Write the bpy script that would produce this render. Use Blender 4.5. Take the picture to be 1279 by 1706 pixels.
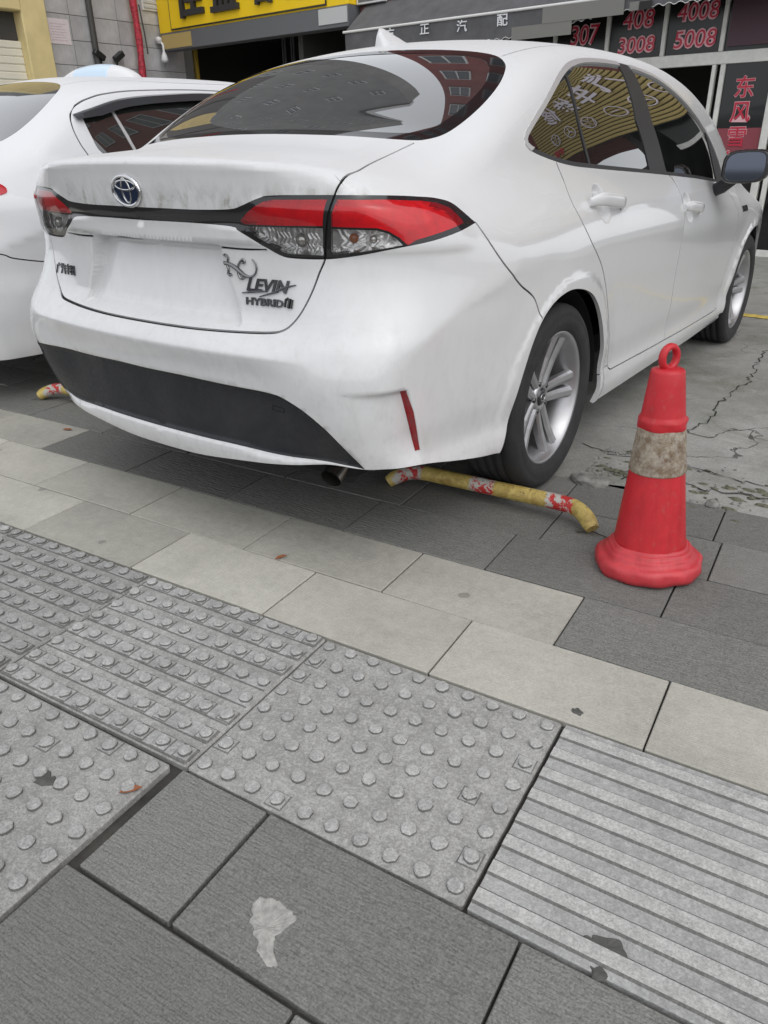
import bpy, bmesh, math, random
import numpy as np
from mathutils import Vector, Matrix
from mathutils.geometry import delaunay_2d_cdt

random.seed(7)
for o in list(bpy.data.objects):
    bpy.data.objects.remove(o)
scene = bpy.context.scene
col = scene.collection

# ---------------------------------------------------------------- camera
CAM_LOC = (1.835, -2.349, 1.120)
cam_right = Vector((.8150, .5792, -.0161)); cam_up = Vector((-.2449, .3698, .8963)); cam_fwd = Vector((-.5244, .7267, -.4437))
cd = bpy.data.cameras.new('camera')
cam = bpy.data.objects.new('camera', cd); col.objects.link(cam)
cam.matrix_world = Matrix.Translation(CAM_LOC) @ Matrix((cam_right, cam_up, -cam_fwd)).transposed().to_4x4()
cd.sensor_fit = 'HORIZONTAL'; cd.sensor_width = 36.0; cd.lens = 35.39
cd.clip_start = .05; cd.clip_end = 500
scene.camera = cam

# ---------------------------------------------------------------- sky, sun, exposure (bright overcast)
SUN_EL, SUN_AZ = math.radians(52), math.radians(116)
world = bpy.data.worlds.new('World'); scene.world = world; world.use_nodes = True
wn = world.node_tree; wn.nodes.clear()
w_out = wn.nodes.new('ShaderNodeOutputWorld'); w_bg = wn.nodes.new('ShaderNodeBackground')
w_sky = wn.nodes.new('ShaderNodeTexSky'); w_sky.sky_type = 'NISHITA'; w_sky.sun_disc = False
w_sky.sun_elevation = SUN_EL; w_sky.sun_rotation = SUN_AZ; w_sky.air_density = 1.0; w_sky.dust_density = 5.0; w_sky.ozone_density = 1.0
w_hs = wn.nodes.new('ShaderNodeHueSaturation'); w_hs.inputs['Saturation'].default_value = .30
wn.links.new(w_sky.outputs[0], w_hs.inputs['Color']); w_mx = wn.nodes.new('ShaderNodeMix'); w_mx.data_type = 'RGBA'; w_mx.inputs[0].default_value = .6      # even cloud layer
w_mx.inputs[7].default_value = (10.2, 10.5, 11.0, 1); wn.links.new(w_hs.outputs[0], w_mx.inputs[6]); wn.links.new(w_mx.outputs[2], w_bg.inputs[0])
w_bg.inputs[1].default_value = .15
wn.links.new(w_bg.outputs[0], w_out.inputs[0])
sd = bpy.data.lights.new('sun', 'SUN'); sd.energy = .5; sd.angle = math.radians(80); sd.color = (1, .99, .975)
sun = bpy.data.objects.new('sun', sd); col.objects.link(sun)
sun_dir = Vector((math.sin(SUN_AZ) * math.cos(SUN_EL), math.cos(SUN_AZ) * math.cos(SUN_EL), math.sin(SUN_EL)))
sun.rotation_euler = (-sun_dir).to_track_quat('-Z', 'Y').to_euler()
sun.location = sun_dir * 30
scene.view_settings.view_transform = 'Standard'; scene.view_settings.look = 'None'
scene.view_settings.exposure = -0.12; scene.view_settings.gamma = 1.0
scene.view_settings.use_curve_mapping = False

# ---------------------------------------------------------------- helpers
def tag(o, label=None, cat=None, group=None, kind=None):
    if label: o['label'] = label
    if cat: o['category'] = cat
    if group: o['group'] = group
    if kind: o['kind'] = kind
    return o

def empty(name, loc=(0, 0, 0), rot=(0, 0, 0), parent=None):
    o = bpy.data.objects.new(name, None); col.objects.link(o)
    o.location = loc; o.rotation_euler = rot; o.empty_display_size = .1
    if parent: o.parent = parent
    return o

def link(name, me, mats, parent=None, loc=None, rot=None):
    o = bpy.data.objects.new(name, me); col.objects.link(o)
    if mats is not None and not me.materials:
        for m in (mats if isinstance(mats, (list, tuple)) else [mats]): me.materials.append(m)
    if parent: o.parent = parent
    if loc is not None: o.location = loc
    if rot is not None: o.rotation_euler = rot
    return o

def pyobj(name, V, Fc, mats, parent=None, smooth=False, loc=None, rot=None, midx=None):
    me = bpy.data.meshes.new(name)
    me.from_pydata([tuple(map(float, v)) for v in V], [], [tuple(map(int, f)) for f in Fc])
    if midx is not None: me.polygons.foreach_set('material_index', midx)
    if smooth: me.polygons.foreach_set('use_smooth', [True] * len(me.polygons))
    me.update()
    return link(name, me, mats, parent, loc, rot)

class MB:
    """collects simple shapes into one mesh"""
    def __init__(s): s.V = []; s.F = []; s.S = []
    def add(s, V, Fc, smooth=False):
        n = len(s.V); s.V += [tuple(map(float, v)) for v in V]
        s.F += [tuple(i + n for i in f) for f in Fc]; s.S += [smooth] * len(Fc); return s
    def box(s, a, b, bev=0.0):
        (x0, y0, z0), (x1, y1, z1) = a, b
        if bev <= 0:
            return s.add([(x0, y0, z0), (x1, y0, z0), (x1, y1, z0), (x0, y1, z0), (x0, y0, z1), (x1, y0, z1), (x1, y1, z1), (x0, y1, z1)],
                         [(0, 3, 2, 1), (4, 5, 6, 7), (0, 1, 5, 4), (1, 2, 6, 5), (2, 3, 7, 6), (3, 0, 4, 7)])
        bm = bmesh.new(); bmesh.ops.create_cube(bm, size=1)
        for v in bm.verts: v.co = Vector(((x0+x1)/2 + v.co.x*(x1-x0), (y0+y1)/2 + v.co.y*(y1-y0), (z0+z1)/2 + v.co.z*(z1-z0)))
        bmesh.ops.bevel(bm, geom=list(bm.edges), offset=bev, segments=1, affect='EDGES')
        bm.verts.index_update()
        s.add([v.co for v in bm.verts], [[v.index for v in f.verts] for f in bm.faces]); bm.free(); return s
    def tube(s, pts, r, n=10, cap=True):
        pts = [Vector(p) for p in pts]; m = len(pts)
        rs = r if isinstance(r, (list, tuple)) else [r] * m
        V = []; t0 = (pts[1] - pts[0]).normalized(); nrm = t0.orthogonal().normalized()
        for i, p in enumerate(pts):
            t = (pts[min(i+1, m-1)] - pts[max(i-1, 0)]).normalized()
            nrm = (nrm - t * nrm.dot(t)).normalized(); b = t.cross(nrm)
            for k in range(n):
                a = 2 * math.pi * k / n
                V.append(p + (nrm * math.cos(a) + b * math.sin(a)) * rs[i])
        Fc = [(i*n + k, i*n + (k+1) % n, (i+1)*n + (k+1) % n, (i+1)*n + k) for i in range(m-1) for k in range(n)]
        s.add(V, Fc, True)
        if cap: s.add(V[:n], [tuple(range(n))[::-1]]); s.add(V[-n:], [tuple(range(n))])
        return s
    def lathe(s, prof, n=48, axis='z', c=(0, 0, 0), wob=None):
        V = []; m = len(prof)
        for i, (r, h) in enumerate(prof):
            for k in range(n):
                a = 2 * math.pi * k / n; rr = r + (wob(i, a) if wob else 0)
                p = (rr*math.cos(a), rr*math.sin(a), h) if axis == 'z' else (h, rr*math.cos(a), rr*math.sin(a))
                V.append((p[0]+c[0], p[1]+c[1], p[2]+c[2]))
        Fc = [(i*n + k, i*n + (k+1) % n, (i+1)*n + (k+1) % n, (i+1)*n + k) for i in range(m-1) for k in range(n)]
        return s.add(V, Fc, True)
    def prism(s, poly, z0, z1, fn=lambda x, y, z: (x, y, z)):
        n = len(poly)
        V = [fn(x, y, z0) for x, y in poly] + [fn(x, y, z1) for x, y in poly]
        return s.add(V, [tuple(range(n))[::-1], tuple(range(n, 2*n))] + [(i, (i+1) % n, n + (i+1) % n, n + i) for i in range(n)])
    def build(s, name, mats, parent=None, loc=None, rot=None):
        me = bpy.data.meshes.new(name); me.from_pydata(s.V, [], s.F)
        me.polygons.foreach_set('use_smooth', s.S); me.update()
        return link(name, me, mats, parent, loc, rot)

def copy_tree(o, parent=None):
    c = o.copy(); col.objects.link(c)
    if parent: c.parent = parent
    for ch in list(o.children): copy_tree(ch, c)
    return c

def text_mesh(txt, size=1.0, extrude=0.0, shear=0.0, offset=0.0):
    """(verts, faces) of a string, x from 0, baseline 0"""
    cu = bpy.data.curves.new('txt', 'FONT'); cu.body = txt; cu.size = size; cu.extrude = extrude; cu.shear = shear; cu.offset = offset
    cu.resolution_u = 3
    ob = bpy.data.objects.new('txt', cu); me = ob.to_mesh()
    V = [tuple(v.co) for v in me.vertices]; Fc = [tuple(p.vertices) for p in me.polygons]
    ob.to_mesh_clear(); bpy.data.objects.remove(ob); bpy.data.curves.remove(cu)
    return V, Fc

# ---------------------------------------------------------------- materials
class NT:
    """tiny node-graph writer"""
    def __init__(s, name):
        s.m = bpy.data.materials.new(name); s.m.use_nodes = True; s.t = s.m.node_tree; s.t.nodes.clear()
        s.out = s.t.nodes.new('ShaderNodeOutputMaterial')
    def n(s, typ, **kw):
        nd = s.t.nodes.new(typ)
        for k, v in kw.items():
            if k in nd.inputs.keys() or (k.isdigit()): pass
            setattr(nd, k, v)
        return nd
    def i(s, nd, **kw):
        for k, v in kw.items():
            k2 = k.replace('_', ' ')
            sock = nd.inputs[k2] if k2 in nd.inputs.keys() else nd.inputs[k]
            s.set(sock, v)
        return nd
    def set(s, sock, v):
        if isinstance(v, bpy.types.NodeSocket): s.t.links.new(v, sock)
        elif isinstance(v, bpy.types.Node): s.t.links.new(v.outputs[0], sock)
        else:
            if sock.type == 'RGBA' and len(v) == 3: v = (*v, 1)
            sock.default_value = v
    def math(s, op, a, b=None, clamp=False):
        nd = s.t.nodes.new('ShaderNodeMath'); nd.operation = op; nd.use_clamp = clamp
        s.set(nd.inputs[0], a)
        if b is not None: s.set(nd.inputs[1], b)
        return nd.outputs[0]
    def mix(s, f, a, b, mode='MIX'):
        nd = s.t.nodes.new('ShaderNodeMix'); nd.data_type = 'RGBA'; nd.blend_type = mode
        s.set(nd.inputs[0], f); s.set(nd.inputs[6], a); s.set(nd.inputs[7], b); return nd.outputs[2]
    def coord(s, which='Object', scale=None, loc=None):
        tc = s.t.nodes.new('ShaderNodeTexCoord').outputs[which]
        if scale is None and loc is None: return tc
        mp = s.t.nodes.new('ShaderNodeMapping'); s.t.links.new(tc, mp.inputs[0])
        if scale is not None: mp.inputs['Scale'].default_value = scale if isinstance(scale, tuple) else (scale,)*3
        if loc is not None: mp.inputs['Location'].default_value = loc
        return mp.outputs[0]
    def noise(s, co, sc, det=3, rough=.55, dist=0.0):
        nd = s.t.nodes.new('ShaderNodeTexNoise'); s.t.links.new(co, nd.inputs['Vector'])
        nd.inputs['Scale'].default_value = sc; nd.inputs['Detail'].default_value = det; nd.inputs['Roughness'].default_value = rough
        nd.inputs['Distortion'].default_value = dist; return nd.outputs[0]
    def ramp(s, f, *st):
        nd = s.t.nodes.new('ShaderNodeValToRGB'); s.t.links.new(f, nd.inputs[0]); e = nd.color_ramp.elements
        while len(e) < len(st): e.new(.5)
        for k, (p, c) in enumerate(st):
            e[k].position = p; e[k].color = (*c, 1) if isinstance(c, tuple) else (c, c, c, 1)
        return nd.outputs[0]
    def bump(s, h, strength=.3, dist=.01, normal=None):
        nd = s.t.nodes.new('ShaderNodeBump'); s.t.links.new(h, nd.inputs['Height'])
        nd.inputs['Strength'].default_value = strength; nd.inputs['Distance'].default_value = dist
        if normal is not None: s.t.links.new(normal, nd.inputs['Normal'])
        return nd.outputs[0]
    def bsdf(s, **kw):
        nd = s.t.nodes.new('ShaderNodeBsdfPrincipled'); s.i(nd, **kw); s.t.links.new(nd.outputs[0], s.out.inputs[0]); return nd

def plain(name, c, rough=.5, metal=0.0, coat=0.0, var=0.0, vscale=6.0, bump=0.0, bscale=60.0, spec=.5, random_=0.0):
    g = NT(name); co = g.coord('Object'); base = (*c, 1)
    if var:
        f = g.noise(co, vscale, 5, .6)
        base = g.mix(g.ramp(f, (.3, 0.), (.72, 1.)), tuple(max(0, x*(1-var)) for x in c), tuple(min(1, x*(1+var)) for x in c))
    if random_:
        oi = g.t.nodes.new('ShaderNodeObjectInfo')
        k = g.math('ADD', g.math('MULTIPLY', oi.outputs['Random'], 2*random_), 1 - random_)
        mx = g.t.nodes.new('ShaderNodeVectorMath'); mx.operation = 'SCALE'; g.set(mx.inputs[0], base if not isinstance(base, tuple) else base[:3]); g.t.links.new(k, mx.inputs['Scale'])
        base = mx.outputs[0]
    b = g.bsdf(Base_Color=base, Roughness=rough, Metallic=metal, Coat_Weight=coat, Coat_Roughness=.05, Specular_IOR_Level=spec)
    if bump: g.set(b.inputs['Normal'], g.bump(g.noise(co, bscale, 4), bump, .004))
    return g.m

M = {}
# ---------------------------------------------------------------- outline tools
def smooth_line(pts, step=.012, closed=False):
    P = np.asarray(pts, float); n = len(P)
    idx = list(range(n)) + ([0] if closed else [])
    out = []
    for a, b in zip(idx[:-1], idx[1:]):
        p0 = P[(a-1) % n] if (closed or a > 0) else P[a]; p3 = P[(b+1) % n] if (closed or b < n-1) else P[b]
        p1, p2 = P[a], P[b]
        k = max(1, int(np.ceil(np.linalg.norm(p2 - p1) / step)))
        for t in np.arange(k) / k:
            t2, t3 = t*t, t*t*t
            out.append(.5*((2*p1) + (-p0+p2)*t + (2*p0-5*p1+4*p2-p3)*t2 + (-p0+3*p1-3*p2+p3)*t3))
    if not closed: out.append(P[-1])
    return np.array(out)

def dense(pts, step=.012, closed=False):
    P = np.asarray(pts, float); out = []
    m = len(P) if closed else len(P) - 1
    for i in range(m):
        a, b = P[i], P[(i+1) % len(P)]; k = max(1, int(np.ceil(np.linalg.norm(b-a)/step)))
        out += [a + (b-a)*t for t in np.arange(k)/k]
    if not closed: out.append(P[-1])
    return np.array(out)

def pip(Q, poly):
    x, y = Q[:, 0], Q[:, 1]; P = np.asarray(poly); ins = np.zeros(len(Q), bool); j = len(P) - 1
    for i in range(len(P)):
        xi, yi = P[i]; xj, yj = P[j]
        if yi != yj:
            ins ^= ((yi > y) != (yj > y)) & (x < (xj-xi)*(y-yi)/(yj-yi) + xi)
        j = i
    return ins

def dline(Q, line):
    """distance of points to a polyline"""
    L = np.asarray(line); d = np.full(len(Q), 9.)
    for a, b in zip(L[:-1], L[1:]):
        ab = b - a; t = np.clip(((Q - a) @ ab) / max(ab @ ab, 1e-12), 0, 1)
        d = np.minimum(d, np.linalg.norm(Q - (a + t[:, None]*ab), axis=1))
    return d

def offs(line, w, closed=False):
    L = np.asarray(line); n = len(L)
    if closed: T = np.roll(L, -1, 0) - np.roll(L, 1, 0)
    else: T = np.gradient(L, axis=0)
    T /= np.maximum(np.linalg.norm(T, axis=1, keepdims=True), 1e-9)
    return L + np.stack([-T[:, 1], T[:, 0]], 1) * w

def inset(poly, w):
    """closed polygon shrunk by w"""
    P = np.asarray(poly); A = .5*np.sum(P[:, 0]*np.roll(P[:, 1], -1) - np.roll(P[:, 0], -1)*P[:, 1])
    return offs(P, w if A > 0 else -w, True)

def cdt(grid, lines, closed):
    V = []; E = []
    for L, c in zip(lines, closed):
        k = len(V); V += [tuple(p) for p in L]; m = len(L)
        E += [(k+i, k+i+1) for i in range(m-1)] + ([(k+m-1, k)] if c else [])
    LP = np.array(V)
    # drop grid points sitting almost on an outline
    keep = np.ones(len(grid), bool)
    cell = {}
    for p in LP: cell.setdefault((int(p[0]//.02), int(p[1]//.02)), []).append(p)
    for i, g in enumerate(grid):
        cx, cy = int(g[0]//.02), int(g[1]//.02)
        for a in (cx-1, cx, cx+1):
            for b in (cy-1, cy, cy+1):
                for p in cell.get((a, b), ()):
                    if (p[0]-g[0])**2 + (p[1]-g[1])**2 < 3.6e-5: keep[i] = False
    V += [tuple(p) for p in grid[keep]]
    ov, oe, of, *_ = delaunay_2d_cdt([Vector(v) for v in V], E, [], 0, 1e-5)
    return np.array([tuple(v) for v in ov]), np.array([tuple(f) for f in of if len(f) == 3])

# ---------------------------------------------------------------- ground, paving
def slab_mat(name, c, line=0.0, lperiod=.006, speck=.25, rough=.75, stain=.3, bump=.5, tint=(1, 1, 1), axis='Y', coarse=0.0, dash=.5, grit=0.0):
    g = NT(name)
    oi = g.t.nodes.new('ShaderNodeObjectInfo'); tc = g.t.nodes.new('ShaderNodeTexCoord')
    off = g.t.nodes.new('ShaderNodeVectorMath'); off.operation = 'SCALE'; off.inputs[0].default_value = (37, 91, 13); g.t.links.new(oi.outputs['Random'], off.inputs['Scale'])
    ad = g.t.nodes.new('ShaderNodeVectorMath'); ad.operation = 'ADD'; g.t.links.new(tc.outputs['Object'], ad.inputs[0]); g.t.links.new(off.outputs[0], ad.inputs[1])
    co = ad.outputs[0]
    big = g.noise(co, 3.2, 6, .62); fine = g.noise(co, 260, 3, .7); mid = g.noise(co, 34, 6, .68)
    base = g.mix(g.ramp(big, (.28, 0.), (.75, 1.)), tuple(x*(1-stain) for x in c), tuple(min(1, x*(1+stain*.55)*t) for x, t in zip(c, tint)))
    base = g.mix(speck, base, g.mix(g.ramp(fine, (.36, 0.), (.64, 1.)), tuple(x*.35 for x in c), tuple(min(1, x*1.9) for x in c)))
    base = g.mix(.35, base, g.mix(g.ramp(mid, (.3, 0.), (.7, 1.)), tuple(x*.72 for x in c), tuple(min(1, x*1.25) for x in c)))
    if grit:      # grime caught in the rough face, cleaner where feet wear it
        gr = g.noise(co, 15, 9, .72, .8); base = g.mix(g.math('MULTIPLY', g.ramp(gr, (.60, 0.), (.40, 1.)) if False else g.math('SUBTRACT', 1.0, g.ramp(gr, (.40, 0.), (.60, 1.))), grit), base, tuple(x*.55 for x in c))
        cr = g.noise(co, 110, 3, .6); base = g.mix(g.math('MULTIPLY', g.ramp(cr, (.54, 0.), (.60, 1.)), grit*.5), base, tuple(min(1, x*1.7) for x in c))
    # per-slab value
    k = g.math('ADD', g.math('MULTIPLY', oi.outputs['Random'], .28), .86)
    sc = g.t.nodes.new('ShaderNodeVectorMath'); sc.operation = 'SCALE'; g.t.links.new(base, sc.inputs[0]); g.t.links.new(k, sc.inputs['Scale']); base = sc.outputs[0]
    # dark spots: old gum and drips
    vo = g.t.nodes.new('ShaderNodeTexVoronoi'); g.t.links.new(co, vo.inputs['Vector']); vo.inputs['Scale'].default_value = 4.2
    sp = g.math('MULTIPLY', g.math('LESS_THAN', g.math('ADD', vo.outputs['Distance'], g.math('MULTIPLY', mid, .10)), .115), .55)
    base = g.mix(sp, base, tuple(x*.35 for x in c))
    h = g.math('ADD', g.math('MULTIPLY', fine, .35), g.math('MULTIPLY', mid, .9))
    if line:
        sep = g.t.nodes.new('ShaderNodeSeparateXYZ'); g.t.links.new(tc.outputs['Object'], sep.inputs[0])
        w = g.math('SINE', g.math('MULTIPLY', g.math('ADD', sep.outputs[axis], g.math('MULTIPLY', mid, coarse)), 6.2832/lperiod))
        w = g.math('ADD', g.math('MULTIPLY', w, .5), .5)
        mp = g.t.nodes.new('ShaderNodeMapping'); g.t.links.new(co, mp.inputs[0]); mp.inputs['Scale'].default_value = (26, .95/lperiod, 26)
        ds = g.ramp(g.noise(mp.outputs[0], 1.0, 3, .6), (.38, 0.), (.62, 1.))
        w = g.math('ADD', g.math('MULTIPLY', w, 1 - dash), g.math('MULTIPLY', ds, dash))
        h = g.math('ADD', h, g.math('MULTIPLY', w, line))
        base = g.mix(g.math('MULTIPLY', w, .22 * min(1, line)), base, tuple(x*1.35 for x in c))
    b = g.bsdf(Base_Color=base, Roughness=rough, Specular_IOR_Level=.3)
    g.set(b.inputs['Normal'], g.bump(h, bump, .0022 if not grit else .0030))
    return g.m

M['slab_beige'] = slab_mat('beige_ribbed_stone', (.405, .393, .345), line=.50, lperiod=.0062, speck=.22, stain=.40, bump=.5, coarse=.0022)
M['slab_dark'] = slab_mat('dark_grey_chiselled_stone', (.168, .167, .155), line=.75, lperiod=.0068, speck=.66, stain=.32, bump=.9, coarse=.010, dash=.80)
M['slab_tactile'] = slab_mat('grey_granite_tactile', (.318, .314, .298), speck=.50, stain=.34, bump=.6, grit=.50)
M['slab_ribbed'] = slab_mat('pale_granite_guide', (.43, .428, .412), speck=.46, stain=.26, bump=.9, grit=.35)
M['slab_flank_shade'] = slab_mat('shade_toned_flank', (.145, .143, .135), speck=.45, stain=.34, bump=.6, grit=.4)  # shade on the flanks of domes, pads and ribs put into the colour
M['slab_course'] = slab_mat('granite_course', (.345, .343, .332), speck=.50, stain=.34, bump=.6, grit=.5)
M['slab_worn'] = slab_mat('pale_tactile_dome_top', (.355, .352, .34), speck=.48, stain=.34, bump=.6, grit=.45)  # dome tops, slightly paler than the slab around them
M['slab_groove'] = slab_mat('darker_guide_groove', (.365, .365, .355), speck=.36, stain=.32, bump=.8, grit=.4)  # groove floors, slightly darker than the bars
M['bed'] = plain('joint_dirt', (.050, .047, .041), .95, var=.4, vscale=20, bump=.6, bscale=120)

def concrete_mat():
    g = NT('cracked_mossy_concrete'); co = g.coord('Object')
    big = g.noise(co, .9, 7, .65, .4); mid = g.noise(co, 7, 8, .7); fine = g.noise(co, 120, 4, .7)
    c = g.mix(g.ramp(big, (.32, 0.), (.68, 1.)), (.21, .21, .186), (.43, .425, .40))
    c = g.mix(.45, c, g.mix(g.ramp(mid, (.3, 0.), (.7, 1.)), (.13, .13, .118), (.42, .415, .395)))
    moss = g.ramp(g.noise(co, 1.7, 6, .7, 1.0), (.52, 0.), (.66, 1.))
    c = g.mix(g.math('MULTIPLY', moss, .55), c, (.115, .118, .065))
    c = g.mix(.22, c, g.mix(g.ramp(fine, (.35, 0.), (.65, 1.)), (.05, .05, .05), (.45, .45, .43)))
    vo = g.t.nodes.new('ShaderNodeTexVoronoi'); vo.feature = 'DISTANCE_TO_EDGE'
    wob = g.t.nodes.new('ShaderNodeVectorMath'); wob.operation = 'ADD'; g.t.links.new(co, wob.inputs[0])
    wn_ = g.t.nodes.new('ShaderNodeTexNoise'); g.t.links.new(co, wn_.inputs['Vector']); wn_.inputs['Scale'].default_value = 2.2; wn_.inputs['Detail'].default_value = 6
    s2 = g.t.nodes.new('ShaderNodeVectorMath'); s2.operation = 'SCALE'; g.t.links.new(wn_.outputs['Color'], s2.inputs[0]); s2.inputs['Scale'].default_value = .9
    g.t.links.new(s2.outputs[0], wob.inputs[1]); g.t.links.new(wob.outputs[0], vo.inputs['Vector']); vo.inputs['Scale'].default_value = .55
    crack = g.math('MULTIPLY', g.math('LESS_THAN', vo.outputs['Distance'], .0035), g.ramp(big, (.45, 0.), (.55, 1.)))
    c = g.mix(g.math('MULTIPLY', crack, .8), c, (.03, .03, .025))
    b = g.bsdf(Base_Color=c, Roughness=g.ramp(big, (.3, .55), (.7, .9)), Specular_IOR_Level=.35)
    h = g.math('ADD', g.math('ADD', g.math('MULTIPLY', mid, 1.0), g.math('MULTIPLY', fine, .3)), g.math('MULTIPLY', crack, -1.5))
    g.set(b.inputs['Normal'], g.bump(h, .55, .006))
    return g.m
M['concrete'] = concrete_mat()
M['street'] = plain('worn_asphalt', (.11, .11, .108), .9, var=.3, vscale=3, bump=.5, bscale=80)

ground = MB().add([(-250, -250, -.62), (250, -250, -.62), (250, 250, -.62), (-250, 250, -.62)], [(0, 1, 2, 3)]).build('ground', M['street'])
tag(ground, kind='structure')

PAV_O = Vector((-.393, -1.267, 0)); PAV_A = .0800
CU, SU = math.cos(PAV_A), math.sin(PAV_A)
def uv2w(u, v, z=0.0): return (PAV_O.x + u*CU - v*SU, PAV_O.y + u*SU + v*CU, z)
bed = MB().box((-9, -12, -.5), (9, 1.27, -.016)).build('pavement', M['bed'], loc=tuple(PAV_O), rot=(0, 0, PAV_A)); tag(bed, kind='structure')

def slab_mesh(name, w, h, mat, t=.05, bev=.0022):
    mb = MB(); mb.box((-w/2, -h/2, -t), (w/2, h/2, 0), bev)
    me = bpy.data.meshes.new(name); me.from_pydata(mb.V, [], mb.F); me.update(); me.materials.append(mat); return me

def tactile_mesh(w, h, nx, ny, pad=True, seed=1):
    rnd = random.Random(seed); mb = MB(); mb.box((-w/2, -h/2, -.05), (w/2, h/2, 0), .004); worn = []; mi = {}
    sx, sy = (w - .05) / (nx - 1), (h - .05) / (ny - 1)
    if pad:
        for j in range(ny):      # raised course under each row of domes
            cy = -h/2 + .025 + j*sy; q = .0225; z1 = .0030
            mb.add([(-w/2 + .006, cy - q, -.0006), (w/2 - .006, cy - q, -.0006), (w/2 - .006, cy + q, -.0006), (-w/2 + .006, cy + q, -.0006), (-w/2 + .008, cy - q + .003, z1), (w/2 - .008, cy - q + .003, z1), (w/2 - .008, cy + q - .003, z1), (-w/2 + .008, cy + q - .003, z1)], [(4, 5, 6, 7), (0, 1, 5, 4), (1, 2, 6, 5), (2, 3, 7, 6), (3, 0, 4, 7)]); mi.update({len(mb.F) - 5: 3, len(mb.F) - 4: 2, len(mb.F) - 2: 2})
    for i in range(nx):
        for j in range(ny):
            cx, cy = -w/2 + .025 + i*sx + rnd.uniform(-.001, .001), -h/2 + .025 + j*sy + rnd.uniform(-.001, .001)
            z0 = .0030 if pad else 0.0
            if rnd.random() < (.75 if pad else .10):
                q = .0205 + rnd.uniform(-.001, .0015); z1 = z0 + .0018; c1 = rnd.uniform(.003, .006)
                a = [(cx-q, cy-q), (cx+q, cy-q), (cx+q, cy+q), (cx-q, cy+q)]; b = [(cx-q+c1, cy-q+.003), (cx+q-.003, cy-q+c1), (cx+q-c1, cy+q-.003), (cx-q+.003, cy+q-c1)]
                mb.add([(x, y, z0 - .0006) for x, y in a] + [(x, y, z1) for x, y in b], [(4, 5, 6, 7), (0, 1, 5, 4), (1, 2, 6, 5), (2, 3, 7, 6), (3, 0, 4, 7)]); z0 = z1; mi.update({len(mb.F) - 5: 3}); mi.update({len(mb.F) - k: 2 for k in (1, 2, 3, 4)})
            r = .0158 * rnd.uniform(.94, 1.05); n = 13; hh = rnd.choice((.0062, .0072, .0080, .0085, .0088)) * rnd.uniform(.9, 1.1); wob = [rnd.uniform(.88, 1.06) for _ in range(n)]
            tx, ty = rnd.uniform(-.12, .12), rnd.uniform(-.12, .12); V = []
            for rr, zz in ((1.0, z0 - .0005), (.95, z0 + hh*.62), (.80, z0 + hh), (.35, z0 + hh*1.02)):
                V += [(cx + r*rr*wob[k]*math.cos(2*math.pi*k/n), cy + r*rr*wob[k]*math.sin(2*math.pi*k/n), zz + (r*rr*(tx*math.cos(2*math.pi*k/n) + ty*math.sin(2*math.pi*k/n)) if rr < .9 else 0)) for k in range(n)]
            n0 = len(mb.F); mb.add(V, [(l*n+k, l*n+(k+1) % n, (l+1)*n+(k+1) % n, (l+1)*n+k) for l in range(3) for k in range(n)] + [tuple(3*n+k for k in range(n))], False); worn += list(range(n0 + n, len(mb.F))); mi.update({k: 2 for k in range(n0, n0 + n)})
    me = bpy.data.meshes.new('tactile_slab'); me.from_pydata(mb.V, [], mb.F); me.update(); me.materials.append(M['slab_tactile']); me.materials.append(M['slab_worn'])
    me.materials.append(M['slab_flank_shade']); me.materials.append(M['slab_course'])
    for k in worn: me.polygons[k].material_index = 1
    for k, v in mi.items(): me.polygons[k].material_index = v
    return me

def ribbed_mesh(w, h, n=8):
    prof = [(-h/2, -.05), (-h/2, -.002), (-h/2 + .002, 0)]
    p = h / n
    for k in range(n):
        y = -h/2 + k*p
        prof += [(y + p*.22, 0.0), (y + p*.29, .0034), (y + p*.71, .0034), (y + p*.78, 0.0)]
    prof += [(h/2 - .002, 0), (h/2, -.002), (h/2, -.05)]
    m = len(prof); V = [(-w/2, y, z) for y, z in prof] + [(w/2, y, z) for y, z in prof]
    Fc = [(i, i+1, m+i+1, m+i)[::-1] for i in range(m-1)] + [tuple(range(m)), tuple(range(m, 2*m))[::-1]]
    me = bpy.data.meshes.new('guide_slab'); me.from_pydata(V, [], Fc); me.update(); me.materials.append(M['slab_ribbed']); me.materials.append(M['slab_groove']); me.materials.append(M['slab_flank_shade'])
    me.polygons.foreach_set('material_index', [1 if (prof[i][1] < .001 and prof[i+1][1] < .001) else (2 if abs(prof[i][1] - prof[i+1][1]) > .003 and prof[i][1] > -.01 and prof[i+1][1] > -.01 else 0) for i in range(m-1)] + [0, 0]); return me

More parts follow.
